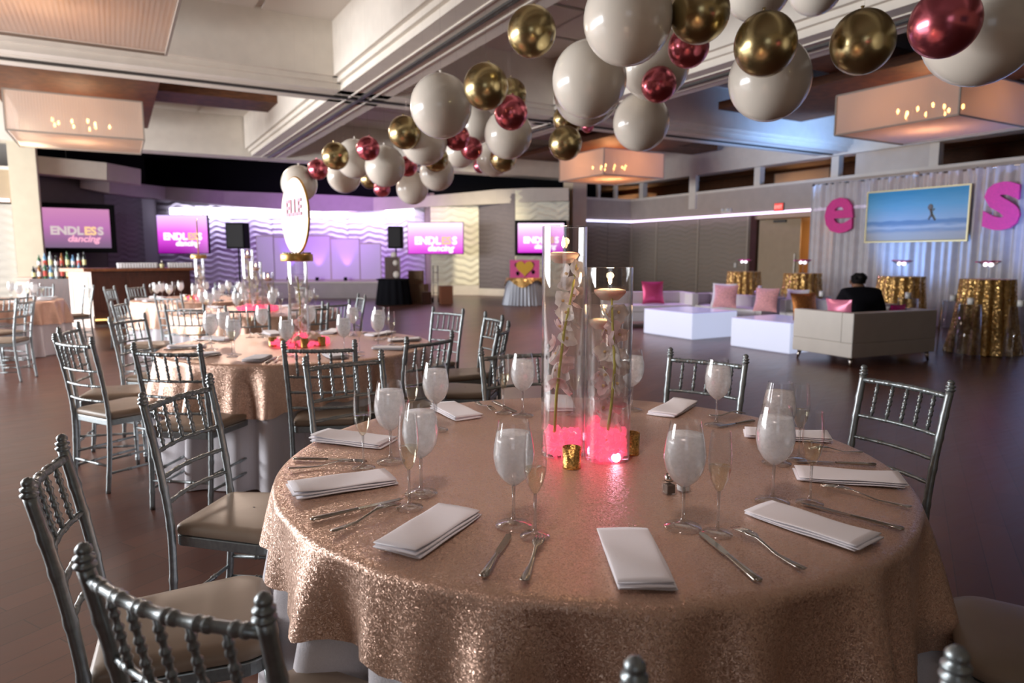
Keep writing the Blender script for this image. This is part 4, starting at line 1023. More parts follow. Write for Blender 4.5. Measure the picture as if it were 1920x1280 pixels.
def make_chair():
    t = thing('chiavari_chair', 'x', 'chair')
    for s_ in (-1, 1):
        pts, rr = [], []
        N_ = 46
        for i in range(N_+1):
            z = .895*i/N_
            y = -.235+.03*sin(min(1, z/.45)*pi/2) if z < .45 else -.205-.068*((z-.45)/.45)**1.4
            x = s_*(.172+.018*z/.9)
            r_ = .0135 if z < .84 else .0135
            for zm in (.10, .28, .47, .60, .72, .80):
                if abs(z-zm) < .008: r_ = .0158
            pts.append((x, y, z)); rr.append(r_)
        build(MB().tube(pts, rr, 10), 'back_post', M_SILVER, t)
        x, y, z = pts[-1]
        fn_ = MB().lathe([(.0135, -.004), (.0175, .0), (.0175, .004), (.011, .007), (.0165, .012), (.0165, .017), (.010, .020), (.013, .025), (.013, .031), (.007, .038), (.001, .040)], 12, (x, y, z))
        build(fn_, 'finial', M_SILVER, t)
        build(ringed((s_*.198, .185, 0), (s_*.19, .180, .41), .011, (.12, .45, .80), 8, taper=1.3), 'front_leg', M_SILVER, t)
        build(ringed((s_*.174, -.222, .20), (s_*.195, .182, .20), .0075, (.3, .7), 6), 'side_stretcher', M_SILVER, t)
        build(ringed((s_*.173, -.225, .115), (s_*.196, .183, .115), .0075, (.3, .7), 6), 'side_stretcher', M_SILVER, t)
    build(ringed((-.195, .182, .26), (.195, .182, .26), .0075, (.3, .7), 6), 'front_stretcher', M_SILVER, t)
    build(ringed((-.174, -.222, .16), (.174, -.222, .16), .0075, (.3, .7), 6), 'rear_stretcher', M_SILVER, t)
    bow = (0, -.028, 0)
    yz = lambda z: -.205-.068*((z-.45)/.45)**1.4
    build(ringed((-.186, yz(.872), .872), (.186, yz(.872), .872), .0100, (.1, .26, .42, .58, .74, .9), 10, bow, rr=1.25), 'top_rail', M_SILVER, t)
    for z in (.725, .635, .545): build(ringed((-.184, yz(z), z), (.184, yz(z), z), .0075, (.12, .31, .5, .69, .88), 8, bow, rr=1.25), 'cross_rail', M_SILVER, t)
    for i in range(5):
        x = -.124+.062*i; f_ = (x/.186+1)/2; b_ = -.028*sin(pi*f_)
        build(ringed((x, yz(.87)+b_, .87), (x, yz(.725)+b_, .725), .0058, (.22, .5, .78), 7, rr=1.55), 'spindle', M_SILVER, t)
    def outline(k_, n=10):
        P_ = []
        def corner(cx, cy, r, a0, a1):
            for i in range(n+1):
                a = a0+(a1-a0)*i/n; P_.append((cx+r*cos(a), cy+r*sin(a)))
        rf, rb = .085, .03
        corner(.205*k_-rf, .205*k_-rf, rf, 0, pi/2); corner(-.205*k_+rf, .205*k_-rf, rf, pi/2, pi)
        corner(-.175*k_+rb, -.20*k_+rb, rb, pi, 1.5*pi); corner(.175*k_-rb, -.20*k_+rb, rb, 1.5*pi, 2*pi)
        return P_
    build(MB().prism(outline(1.0), .395, .432), 'seat_frame', M_SILVER, t, False, bevel=.004)
    cu = MB(); lv = [(.97, .433), (1.0, .438), (1.01, .450), (1.0, .462), (.95, .470), (.8, .475), (.4, .478), (.02, .479)]
    o1_ = outline(1)
    for k_, z in lv: cu.v += [(x*k_, y*k_, z) for x, y in o1_]
    L_ = len(outline(1))
    for i in range(len(lv)-1):
        for j in range(L_): j2 = (j+1) % L_; cu.f.append((i*L_+j, i*L_+j2, (i+1)*L_+j2, (i+1)*L_+j))
    build(cu, 'seat_cushion', M_CUSHION, t)
    return t
ch0 = make_chair(); freeze(ch0)
CHAIRS = [
 (1, -.393, 1.201, -.437, 'nearest silver chair at the bottom left, its back filling the corner'),
 (1, -.825, 1.641, -1.145, 'silver chair at the left edge seen nearly side-on, behind the nearest chair'),
 (1, -.938, 2.389, -1.73, 'silver chair with taupe cushion left of the front table, back tilted'),
 (1, -.623, 2.973, -2.483, 'silver chair beyond the front table, overlapping the second table cloth'),
 (1, .126, 3.213, -2.743, 'silver chair behind the tall vases across the front table'),
 (1, .765, 3.042, 2.456, 'silver chair behind the front table right of the vases'),
 (1, 1.29, 2.547, 1.944, 'silver chair alone against the dark floor at the right'),
 (1, 1.29, 1.52, 1.10, 'chair at the right edge with only its dark seat in view'),
 (1, .315, 1.006, .053, 'chair at the bottom with only its two finials in view'),
 (2, -1.779, 3.83, -.141, 'silver chair in front of the second table, square to the camera'),
 (2, -1.078, 3.966, .097, 'silver chair at the near right of the second table'),
 (2, -.699, 4.166, .918, 'silver chair right of the second table, facing it at an angle'),
 (2, -.748, 5.874, 2.438, 'pale silver chair beyond the second table facing the camera'),
 (2, -.397, 5.364, 1.967, 'silver chair right of the second table, the farther of two overlapping'),
 (2, -.326, 4.682, 1.391, 'silver chair right of the second table, the nearer of two overlapping'),
 (2, -2.413, 4.166, -.504, 'silver chair with curved back at the far left of the second table'),
 (2, -2.716, 4.64, -1.288, 'silver chair just behind the curved-back one left of the second table'),
 (2, -2.737, 5.277, -1.733, 'silver chair with seat showing at the upper left of the second table'),
 (3, -2.06, 8.12, 2.0, 'pale silver chair right of the three-vase table, side on'),
 (3, -3.84, 7.18, -1.41, 'small silver chair left of the three-vase table, turned right'),
 (3, -4.07, 8.48, -.25, 'silver chair before the bright sequin cloth of the fourth table'),
 (3, -2.12, 6.80, .64, 'silver chair in front of the three-vase table, just right of the sign vase'),
 (3, -2.06, 7.236, 1.035, 'silver chair right of the three-vase table beyond the sign vase'),
 (3, -3.10, 6.75, -.05, 'silver chair in front of the three-vase table, left of the vases'),
 (3, -2.55, 6.62, .30, 'silver chair directly in front of the three candle vases'),
 (4, -5.84, 10.42, -1.40, 'narrow silver chair left of the fourth table by the bar'),
 (4, -5.80, 10.96, -1.784, 'silver chair at the far left of the fourth table before the bar front'),
 (4, -4.9, 11.35, 3.0, 'silver chair behind the fourth table, facing the camera'),
 (4, -3.55, 10.8, 2.2, 'silver chair right of the fourth table'),
 (5, -6.312, 8.337, 1.35, 'silver chair at the near right of the far left table'),
 (5, -5.69, 7.567, 1.75, 'dark silver chair at the left edge facing left, closest on that side'),
 (5, -7.694, 10.963, -3.004, 'silver chair behind the far left table showing its cushion'),
 (5, -6.95, 10.75, 2.45, 'silver chair edge-on right of the far left table before the bar end'),
]
for i, (tb, x, y, th, lab) in enumerate(CHAIRS):
    c = ch0 if i == 0 else copy_tree(ch0)
    c.location = (x, y, 0); c.rotation_euler = (0, 0, th); tag(c, lab, 'chair', 'silver chairs of the '+NAMES[tb])

# ================================================================== GLASSES
GP = [(.005, .0965), (.014, .102), (.030, .116), (.042, .136), (.0475, .160), (.0478, .178), (.044, .205), (.0385, .232), (.0355, .250)]
def gob_parts():
    t = thing('water_goblet', 'x', 'glass')
    build(MB().lathe([(.001, .004), (.020, .004), (.043, .0018), (.043, .0), (.0425, .003), (.020, .0065), (.008, .013), (.0045, .024), (.004, .06), (.0046, .09), (.006, .0965)], 24), 'foot_and_stem', M_GLASS, t)
    build(MB().tube([(0, 0, .012), (0, 0, .05), (0, 0, .097)], [.004, .0032, .004], 8), 'stem_core', M_STEM, t)
    build(MB().lathe(GP, 28), 'bowl', M_GLASS, t)
    build(MB().lathe([(max(.001, r-.0012), z) for r, z in GP[:-2]]+[(.0398, .222), (.001, .222)], 28), 'iced_water', M_FROST, t)
    return t
FP = [(.003, .098), (.010, .106), (.019, .126), (.0245, .150), (.0262, .175), (.0245, .205), (.0215, .238)]
def flute_parts():
    t = thing('champagne_flute', 'x', 'glass')
    build(MB().lathe([(.001, .003), (.018, .003), (.034, .0015), (.034, .0), (.0335, .0025), (.016, .0055), (.006, .012), (.0035, .022), (.003, .06), (.0036, .092), (.004, .098)], 22), 'foot_and_stem', M_GLASS, t)
    build(MB().tube([(0, 0, .010), (0, 0, .05), (0, 0, .099)], [.0034, .0028, .0034], 8), 'stem_core', M_STEM, t)
    build(MB().lathe(FP, 24), 'bowl', M_GLASS, t)
    build(MB().lathe([(max(.001, r-.001), z) for r, z in FP[:4]]+[(.0246, .158), (.001, .158)], 24), 'sparkling_wine', M_WINE, t)
    return t
gob0, flu0 = gob_parts(), flute_parts(); freeze(gob0); freeze(flu0)
used = set()
def place(proto, loc, rz=0):
    o = proto if proto.name not in used else copy_tree(proto)
    used.add(proto.name); o.location = loc; o.rotation_euler = (0, 0, rz)
    return o
G1 = [((963, 985), 'frosted water goblet left of centre with a pink glow, front of the table'), ((1280, 988), 'frosted water goblet right of centre above the pepper shaker'),
      ((1448, 940), 'frosted water goblet, the nearer of the two overlapping at the right'), ((1456, 868), 'frosted water goblet, the farther of the two overlapping at the right'),
      ((733, 865), 'frosted water goblet behind the folded napkin at the left'), ((790, 925), 'frosted water goblet overlapping a flute at the left'),
      ((818, 806), 'frosted water goblet on the far left side near the open napkin'), ((980, 779), 'frosted water goblet just left of the tall vase'),
      ((1343, 797), 'frosted water goblet in front of the far right chair'), ((1184, 768), 'frosted water goblet half hidden behind the short vase')]
F1 = [((1003, 1005), 'champagne flute by the left centre goblet'), ((1345, 1000), 'champagne flute right of the pepper shaker'), ((1518, 943), 'champagne flute nearest at the right side'),
      ((1497, 862), 'champagne flute behind the right pair of goblets'), ((682, 877), 'champagne flute by the leftmost napkins'), ((768, 952), 'champagne flute in front of the left overlapping goblet'),
      ((773, 806), 'champagne flute beyond the leftmost goblets'), ((944, 774), 'champagne flute left of the vases at the far rim'), ((1076, 778), 'champagne flute seen through the vases')]
for px, l in G1: tag(place(gob0, at(*px, TZ+.001)), l, 'glass', 'water goblets on the front table')
for px, l in F1: tag(place(flu0, at(*px, TZ+.001)), l, 'glass', 'champagne flutes on the front table')

# napkins: folded linen stacks
def napkin_mesh():
    mb = MB(); L_, W_ = .235, .112
    for k_ in range(3):
        z0 = .0012+k_*.0052; ox = .003*((k_*37) % 3-1); oy = .004*((k_*17) % 3-1)
        def fn(a, b, z0=z0, ox=ox, oy=oy, k_=k_):
            # closed loop round the section (b), along the length (a)
            y = (a-.5)*L_; w_ = W_*(1+.05*sin(a*3+k_))
            ang = 2*pi*b; ca, sa = cos(ang), sin(ang)
            x = (abs(ca)**.35)*(1 if ca > 0 else -1)*w_/2; z = (abs(sa)**.6)*(1 if sa > 0 else -1)*.0026
            lift = .004*(a*a)*(k_+1)*.6+.0015*sin(7*a+x*40+k_)
            return (x+ox, y+oy, z0+.0026+z+max(0, lift))
        mb.grid(fn, 14, 24)
        b = len(mb.v); n = 25
        mb.f.append(tuple(b-15*n+i for i in range(24))); mb.f.append(tuple(b-n+i for i in range(24))[::-1])
    return mb.mesh('folded_napkin', M_NAPKIN)
NM = napkin_mesh()
def napkin(pi_, po, lab, s=1.0):
    a, b = at(*pi_, TZ), at(*po, TZ); m_ = (a+b)/2; d = b-a
    o = obj('folded_napkin', NM, None, (m_.x, m_.y, TZ+.001), (0, 0, atan2(d.y, d.x)-pi/2)); o.scale = (1, min(1.15, max(.85, d.length/.235)), 1)
    return tag(o, lab, 'napkin', 'white folded napkins on the front table')
N1 = [((865, 960), (737, 1046), 'white folded napkin at the front left of the table'), ((1167, 997), (1217, 1122), 'white folded napkin at the front centre of the table'),
      ((1414, 955), (1642, 1033), 'long white folded napkin at the front right of the table'), ((1493, 892), (1690, 908), 'white folded napkin at the right rim of the table'),
      ((1388, 814), (1563, 826), 'white folded napkin behind the right goblets'), ((1238, 782), (1285, 757), 'white folded napkin at the far side right of the vases'),
      ((880, 787), (830, 764), 'white folded napkin at the far side left of the vases'), ((740, 836), (588, 820), 'white folded napkin at the upper left rim'),
      ((735, 898), (543, 928), 'white folded napkin at the leftmost rim'), ((1052, 772), (1046, 750), 'white napkin behind the tall vase')]
for a, b, l in N1: napkin(a, b, l)

# cutlery
def knife_parts():
    t = thing('table_knife', 'x', 'knife')
    hp_ = [(0, -.115, .004), (0, -.11, .004), (0, -.08, .004), (0, -.03, .004), (0, .0, .004)]
    mb = MB()
    for (x, y, z), (w_, h_) in zip(hp_, ((.004, .003), (.0095, .004), (.0085, .004), (.006, .0035), (.005, .003))):
        for q in range(10):
            a = 2*pi*q/10; mb.v.append((w_*cos(a), y, z+h_*sin(a)))
    for i in range(4):
        for q in range(10): q2 = (q+1) % 10; mb.f.append((i*10+q, i*10+q2, i*10+10+q2, i*10+10+q))
    mb.f.append(tuple(range(10))[::-1]); build(mb, 'handle', M_STEEL, t)
    build(MB().prism([(-.005, 0), (.0055, 0), (.0075, .02), (.0085, .07), (.006, .105), (.001, .118), (-.006, .110), (-.0065, .02)], .003, .0048), 'blade', M_STEEL, t, False)
    return t
def fork_parts():
    t = thing('table_fork', 'x', 'fork')
    def zc(y): return .003+.010*max(0, sin((y+.02)/.12*pi)) if y > -.02 else .003+.004*max(0, (-.04-y)/.06)
    mb = MB(); sec = [(-.10, .003), (-.098, .009), (-.07, .0078), (-.03, .0045), (.0, .0035), (.025, .004), (.035, .009), (.043, .0115), (.055, .0118)]
    for y, w_ in sec:
        for q in range(10):
            a = 2*pi*q/10; mb.v.append((w_*cos(a), y, zc(y)+.0016*sin(a)))
    for i in range(len(sec)-1):
        for q in range(10): q2 = (q+1) % 10; mb.f.append((i*10+q, i*10+q2, i*10+10+q2, i*10+10+q))
    mb.f.append(tuple(range(10))[::-1]); build(mb, 'handle', M_STEEL, t)
    for i in range(4):
        x = -.0093+.0062*i
        build(MB().tube([(x, .050, zc(.05)), (x, .07, zc(.07)), (x, .085, zc(.085)), (x*.98, .098, zc(.098)+.002)], [.0019, .0017, .0015, .0008], 6), 'tine', M_STEEL, t)
    return t
kn0, fk0 = knife_parts(), fork_parts(); freeze(kn0); freeze(fk0)
def cutlery(proto, outer, inner, lab, grp):
    a, b = at(*outer, TZ), at(*inner, TZ); d = b-a; m_ = (a+b)/2
    o = place(proto, (m_.x, m_.y, TZ+.0025), atan2(d.y, d.x)-pi/2)
    o.scale = (1.1, min(1.15, max(.8, d.length/(.233 if proto is kn0 else .198))), 1.1)
    return tag(o, lab, 'knife' if proto is kn0 else 'fork', grp)
KN = [((905, 1088), (956, 1005), 'table knife at the front left beside the centre fork'), ((1425, 1096), (1312, 1003), 'table knife at the front right of centre'), ((1696, 997), (1503, 948), 'table knife beside the long right napkin'),
      ((1643, 874), (1492, 868), 'table knife at the right rim beyond the napkin'), ((1414, 791), (1345, 803), 'table knife at the far right rim'), ((581, 979), (755, 939), 'table knife at the left rim near the leftmost napkin'),
      ((549, 863), (680, 866), 'table knife at the upper left rim'), ((925, 755), (968, 775), 'table knife at the far rim left of the flute')]
FK = [((981, 1101), (1018, 1004), 'table fork at the front centre left'), ((1512, 1078), (1372, 991), 'table fork at the front right'), ((1707, 957), (1538, 914), 'table fork at the right rim over the napkin'),
      ((1612, 852), (1520, 845), 'table fork at the upper right rim'), ((1330, 783), (1395, 777), 'table fork at the far right rim by the chair'), ((623, 1003), (747, 948), 'table fork at the left rim'),
      ((541, 883), (690, 869), 'table fork at the upper left rim'), ((893, 757), (926, 773), 'table fork at the far rim')]
for a, b, l in KN: cutlery(kn0, a, b, l, 'table knives on the front table')
for a, b, l in FK: cutlery(fk0, a, b, l, 'table forks on the front table')

# shakers
for (px, m_, l) in (((1254, 925), mat('ground_pepper', (.09, .06, .045), .9), 'small glass pepper shaker with a steel cap'), ((1281, 921), mat('table_salt', (.8, .8, .8), .9), 'small glass salt shaker with a steel cap behind the goblet stem')):
    t = thing('shaker', l, 'shaker', at(*px, TZ+.001), .4)
    build(MB().box(-.015, .015, -.015, .015, 0, .035), 'glass_body', M_GLASS, t, False, bevel=.003)
    build(MB().box(-.012, .012, -.012, .012, .003, .026), 'filling', m_, t, False, bevel=.002)
    build(MB().lathe([(.012, .035), (.013, .042), (.011, .052), (.004, .057), (.001, .057)], 14, cap=True), 'steel_cap', M_STEEL, t)

# ================================================================== VASES
def votive(p, label, s=1.0, grp='gold mercury glass votives'):
    t = thing('votive_holder', label, 'candle holder', p, random.random()*6, grp); t.scale = (s, s, s)
    build(MB().lathe([(.001, .002), (.030, .0), (.029, .006), (.031, .068), (.0295, .068), (.027, .010), (.001, .010)], 24), 'gold_glass', M_VOTIVE, t)
    build(MB().lathe([(.0255, .010), (.0255, .045), (.001, .045)], 18), 'tea_light', M_PILLAR, t)
    return t
def crystals(r, h, n, m, name='acrylic_crystals', z0=.012):
    mb = MB()
    for i in range(n):
        a = random.random()*2*pi; rr = (r-.011)*sqrt(random.random()); z = z0+h*random.random()
        s_ = .007+.006*random.random(); M_ = Matrix.Translation((rr*cos(a), rr*sin(a), z)) @ Matrix.Rotation(random.random()*6, 4, Vector((random.random()-.5, random.random()-.5, random.random()-.3)).normalized())
        mb.box(-s_, s_, -s_*.8, s_*.8, -s_*.7, s_*.7, M_)
    me_ = mb.mesh(name, m, False)
    return me_
def petal_mesh(L_, W_, cup, m):
    def fn(a, b):
        y = a*L_; w_ = W_*sin(pi*min(1, .12+a*.88))**.8; x = (b-.5)*w_
        return (x, y, cup*(a*a)*L_+.25*abs(b-.5)**2*w_*2)
    return MB().grid(fn, 6, 4).mesh('petal', m)
PET = [petal_mesh(.037, .036, .30, M_PETAL), petal_mesh(.034, .032, .38, M_PETALP)]
def orchid(loc, stem, flowers, label, blush=0, rmax=.055):
    t = thing('orchid_spray', label, 'flower', loc, 0, 'submerged orchid sprays')
    build(MB().tube(stem, [.0048, .0046, .0042, .0036, .003][:len(stem)], 8), 'stalk', M_STALK, t)
    for i, (x, y, z) in enumerate(flowers):
        f_ = obj('flower', None, t, (x, y, z), (random.uniform(.6, 2.2), random.uniform(-.8, .8), random.uniform(0, 6)))
        f_.empty_display_size = .02
        mi = 1 if random.random() < blush else 0
        for k_ in range(5):
            p_ = obj('petal', PET[mi], f_, (0, 0, 0), (0, 0, k_*2*pi/5))
            s_ = 1.0 if k_ % 2 else .85; p_.scale = (s_, s_, 1)
        build(MB().ell((0, 0, .006), (.005, .005, .006), 8, 5), 'flower_lip', mat('orchid_lip', (.85, .55, .25), .5), f_)
    return t
def flame(t, z, x=0, y=0, lit=1.2):
    build(MB().lathe([(.001, 0), (.005, .006), (.0062, .013), (.004, .024), (.0005, .036)], 12, (x, y, z+.012)), 'flame', M_FLAME, t)
    build(MB().tube([(x, y, z), (x, y, z+.012)], .0012, 5), 'wick', M_BLACK, t)
def vase(p, R_, H_, water, cr_h, label, full=True, ncr=260, grp='cylinder vases on the front table'):
    t = thing('cylinder_vase', label, 'vase', p, 0, grp)
    build(MB().lathe([(R_, .0), (R_, .02), (R_, H_*.5), (R_, H_)], 48), 'glass_wall', M_VASE, t)
    build(MB().lathe([(R_-.003, .014), (R_-.003, H_*.5), (R_-.003, H_)], 48), 'inner_wall', M_VASE, t)
    build(MB().lathe([(R_-.0032, H_), (R_+.0004, H_+.0008)], 48), 'rim', M_STEM, t)
    build(MB().lathe([(.001, .001), (R_-.001, .001), (R_-.001, .010), (.001, .010)], 40), 'thick_base', M_GLASS, t)
    if water:
        wv = MB().lathe([(R_-.005, .012), (R_-.005, water), (.001, water)], 48)
        o = build(wv, 'water', M_WATER, t)
    if cr_h:
        o = tag(obj('acrylic_crystals', crystals(R_-.006, cr_h, ncr, M_CRYSTAL), None, p), 'heap of pink acrylic crystals in the bottom of '+label.split(' with ')[0], 'crystals', None); o['kind'] = 'stuff'
    return t
def candle(p, R_, label):
    t = thing('floating_candle', label, 'candle', p, 0, 'floating candles in the vases')
    build(MB().lathe([(.001, -.026), (R_*.55, -.024), (R_*.9, -.008), (R_, .0), (R_*.97, .006), (R_*.6, .010), (.001, .010)], 30), 'wax', M_CANDLE, t)
    flame(t, .010)
    if R_ < .0525 and len(label) < 47: point('candle_light', p+Vector((0, 0, .045)), 1.3, (1, .64, .38), .012)
    return t
VA, VB, VC = at(1055, 851, TZ+.001), at(1138, 860, TZ+.001), at(1128, 826, TZ+.001)
vase(VA, .069, .712, .625, .062, 'the tall glass cylinder vase with water and white orchids')
vase(VB, .069, .590, .515, .085, 'the shorter glass cylinder vase with water and white orchids', ncr=340)
vase(VC, .064, .46, .405, .060, 'the lowest glass cylinder vase with water behind the short one', ncr=160)
candle(VA+Vector((-.004, 0, .627)), .048, 'pink floating candle burning in the tall vase')
candle(VB+Vector((.0, 0, .517)), .048, 'pink floating candle burning in the short vase')
candle(VC+Vector((0, 0, .407)), .052, 'pink floating candle low in the vase behind')
def spray(c, pts, n, label, blush, z0, z1, side):
    fl = []
    for i in range(n):
        f_ = i/(n-1); z = z0+(z1-z0)*f_
        # stalk position at this height
        for q in range(len(pts)-1):
            if pts[q][2] <= z <= pts[q+1][2] or q == len(pts)-2:
                s_ = (z-pts[q][2])/(pts[q+1][2]-pts[q][2]); base = Vector(pts[q]).lerp(Vector(pts[q+1]), max(0, min(1, s_))); break
        a = i*2.4; r = .022
        x, y = base.x+r*cos(a)+side*.008, base.y*.35+r*sin(a)
        d = sqrt(x*x+y*y); lim = .040
        if d > lim: x, y = x*lim/d, y*lim/d
        fl.append((x, y, z))
    orchid(c, pts, fl, label, blush)
spray(VA, [(-.030, -.03, .03), (-.024, -.040, .20), (-.002, -.045, .40), (.022, -.036, .52), (.034, -.02, .60)], 24, 'white orchid spray under water in the tall vase', .3, .21, .585, 0)
spray(VB, [(-.012, -.035, .03), (.004, -.045, .18), (.012, -.045, .30), (.004, -.04, .42), (.002, -.03, .50)], 27, 'white orchid spray under water in the short vase', .5, .11, .46, 0)
spray(VC, [(0, 0, .04), (.006, 0, .20), (.0, 0, .38)], 9, 'blush orchid spray in the low vase behind', .7, .10, .36, 0)
votive(at(1072, 876, TZ+.001), 'gold mercury glass votive in front of the vases', .92)
votive(at(1181, 850, TZ+.001), 'gold mercury glass votive right of the short vase')
for q, pw_ in ((VA, .55), (VB, .9), (VC, .4)):
    point('submersible_light', q+Vector((0, 0, .045)), pw_*.9, (1.0, .10, .22), .02)
    lt = MB().lathe([(.001, .0), (.014, .0), (.014, .010), (.001, .012)], 14)
    o = build(lt, 'submersible_light_puck', mat('puck', (1, 1, 1), .4, emit=(1, .55, .85), estr=8), None, True, q+Vector((.02, -.045, .02)), (pi/2, 0, 0))
    tag(o, 'tiny glowing light among the pink crystals of '+('the tall vase' if q is VA else 'the short vase' if q is VB else 'the low vase behind'), 'light', 'submerged lights in the vases')

# ---- centrepieces of the other tables
def sign_piece(k_, yaw, lab, readable):
    x, y = TAB[k_]; p = Vector((x, y, TZ+.001))
    vase(p, .068, .585, .50, .06, 'glass cylinder vase with orchids under the '+lab, ncr=90, grp='cylinder vases on the other tables')
    spray(p, [(0, 0, .04), (.01, 0, .3), (0, 0, .48)], 10, 'white orchid spray in the vase under the '+lab, .1, .12, .46, 0)
    pt = thing('gold_tray', 'flat round gold tray on the vase under the '+lab, 'tray', p+Vector((0, 0, .588)), 0, 'gold trays on the sign vases')
    build(MB().lathe([(.001, 0), (.108, 0), (.11, .004), (.11, .046), (.108, .05), (.001, .05)], 40), 'tray_disc', M_GOLDM, pt)
    jw = MB()
    for i in range(24): a = i*2*pi/24; jw.ell((.09*cos(a), .09*sin(a), .056), (.008, .008, .008), 7, 5)
    build(jw, 'crystal_beads', M_STEEL, pt)
    s = thing('round_name_sign', {2: 'round white name sign with pink ELLE lettering and gold rim', 4: 'round white name sign turned edge-on, farther back'}[k_], 'sign', p+Vector((0, 0, .640+.262)), yaw, 'round white name signs')
    N_ = 48; R_ = .26
    build(MB().prism([(R_*cos(2*pi*i/N_), R_*sin(2*pi*i/N_)) for i in range(N_)], -.008, .008), 'white_disc', mat('sign_white', (.85, .85, .86), .4), s, False, rot=(pi/2, 0, 0))
    build(MB().tube([(R_*cos(2*pi*i/N_), 0, R_*sin(2*pi*i/N_)) for i in range(N_+1)], .009, 6), 'gold_rim', M_GOLDM, s)
    txt('ELLE', .155, mat('sign_pink', (.90, .30, .42), .5), s, (0, -.012, .05), 'lettering', .004, .002)
    # flowers round the foot
    for i in range(7):
        a = i*2*pi/7+.4; r = .115; q = p+Vector((r*cos(a), r*sin(a), .035))
        f_ = thing('cream_rose', 'cream rose in the ring at the foot of the '+lab, 'flower', q, i, 'cream roses round the '+lab)
        mb = MB()
        for j in range(3): mb.ell((0, 0, .006*j), (.044-.01*j, .044-.01*j, .03), 10, 7)
        build(mb, 'bloom', mat('cream_petals', (.78, .66, .52), .7), f_)
        build(MB().tube([(0, 0, -.034), (0, 0, -.01)], .006, 5), 'stem', M_STALK, f_)
    order_labels([o for o in bpy.data.objects if o.name.startswith('cream_rose') and o['group'].endswith(lab)], 'cream rose', 'of the ring under the '+lab)
    for i in range(4):
        a = -.4-i*.72; q = p+Vector((.19*cos(a), .19*sin(a), 0))
        votive(q, 'x', .9, 'gold votives round the '+lab)
    pc_ = MB()
    for i in range(90):
        a = random.random()*2*pi; r = .15+.05*random.random(); s_ = .008+.008*random.random()
        pc_.box(-s_, s_, -s_, s_, -s_*.7, s_*.7, Matrix.Translation((r*cos(a), r*sin(a), .008+.03*random.random())) @ Matrix.Rotation(random.random()*3, 4, 'X'))
    o = build(pc_, 'scattered_crystals', M_CRYSTAL, None, False, p); o['kind'] = 'stuff'; tag(o, 'ring of pink acrylic crystals round the '+lab, 'crystals')
    point('crystal_glow', p+Vector((0, -.12, .05)), .5, (1, .12, .25), .04)
sign_piece(2, radians(-53), 'round ELLE name sign', True)
sign_piece(4, radians(-66), 'edge-on round name sign', False)
x3, y3 = TAB[3]
for i, (dx, dy, H_, l) in enumerate(((-.10, .03, .70, 'tallest'), (.015, -.04, .56, 'middle'), (.135, .0, .44, 'lowest'))):
    p = Vector((x3+dx, y3+dy, TZ+.001)); vase(p, .066, H_, H_-.08, .05, l+' cylinder vase with a candle on the third table', ncr=60, grp='cylinder vases on the other tables')
    candle(p+Vector((0, 0, H_-.078)), .05, 'floating candle in the '+l+' vase of the third table'); spray(p, [(0, 0, .04), (.01, 0, H_*.5), (0, 0, H_-.12)], 8, 'white orchid spray in the '+l+' vase of the third table', .2, .1, H_-.14, 0)
pc_ = MB()
for i in range(110):
    a = random.random()*2*pi; r = .17+.05*random.random(); s_ = .010+.008*random.random()
    pc_.box(-s_, s_, -s_, s_, -s_*.7, s_*.7, Matrix.Translation((r*cos(a), r*sin(a)*.8, .008+.03*random.random())) @ Matrix.Rotation(random.random()*3, 4, 'X'))
o = build(pc_, 'scattered_crystals', M_CRYSTAL, None, False, (x3, y3, TZ+.001)); o['kind'] = 'stuff'; tag(o, 'ring of pink acrylic crystals round the three candle vases', 'crystals')
p5 = Vector((TAB[5][0], TAB[5][1], TZ+.001)); vase(p5, .066, .45, .38, .05, 'cylinder vase with water on the far left table', ncr=60, grp='cylinder vases on the other tables')

# place settings of the other tables
vot = [o for o in bpy.data.objects if o.name.startswith('votive_holder') and o.get('label') == 'x']
for g_ in set(o['group'] for o in vot): order_labels([o for o in vot if o['group'] == g_], 'gold votive', 'of the '+g_.replace('gold votives', 'votives'))
for k_ in (2, 3, 4, 5):
    cx, cy_ = TAB[k_]; gs, fs, ns = [], [], []
    off = {2: .27, 3: .1, 4: .4, 5: .2}[k_]
    for i in range(10):
        a = off+i*2*pi/10; ca, sa = cos(a), sin(a)
        a2 = a+.21
        gs.append(place(gob0, (cx+.58*cos(a2), cy_+.58*sin(a2), TZ+.001))); fs.append(place(flu0, (cx+.66*cos(a2+.10), cy_+.66*sin(a2+.10), TZ+.001)))
        o = obj('folded_napkin', NM, None, (cx+.74*ca, cy_+.74*sa, TZ+.001), (0, 0, a-pi/2+.1*sin(i*3))); ns.append(o); o['category'] = 'napkin'; o['group'] = 'white folded napkins on the '+NAMES[k_]
        if k_ == 2:
            for pr_, da, c_ in ((kn0, .12, 'knife'), (fk0, .17, 'fork')):
                b = place(pr_, (cx+.76*cos(a+da), cy_+.76*sin(a+da), TZ+.0025), a+da+pi/2); b.scale = (1.1, 1, 1.1)
                tag(b, 'steel table %s beside a napkin on the second table' % c_, c_, 'steel %ss on the second table' % ('knive' if c_ == 'knife' else c_))
    for o in gs: tag(o, None, 'glass', 'water goblets on the '+NAMES[k_])
    for o in fs: tag(o, None, 'glass', 'champagne flutes on the '+NAMES[k_])
    short = {2: 'on the second table', 3: 'on the three-vase table', 4: 'on the fourth table', 5: 'on the far left table'}[k_]
    order_labels(gs, 'frosted water goblet', short); order_labels(fs, 'champagne flute', short); order_labels(ns, 'white folded napkin', short)
for c_ in ('knife', 'fork'):
    L_ = [o for o in bpy.data.objects if o.get('category') == c_ and 'second' in o.get('label', '')]; order_labels(L_, 'steel table '+c_, 'on the second table')

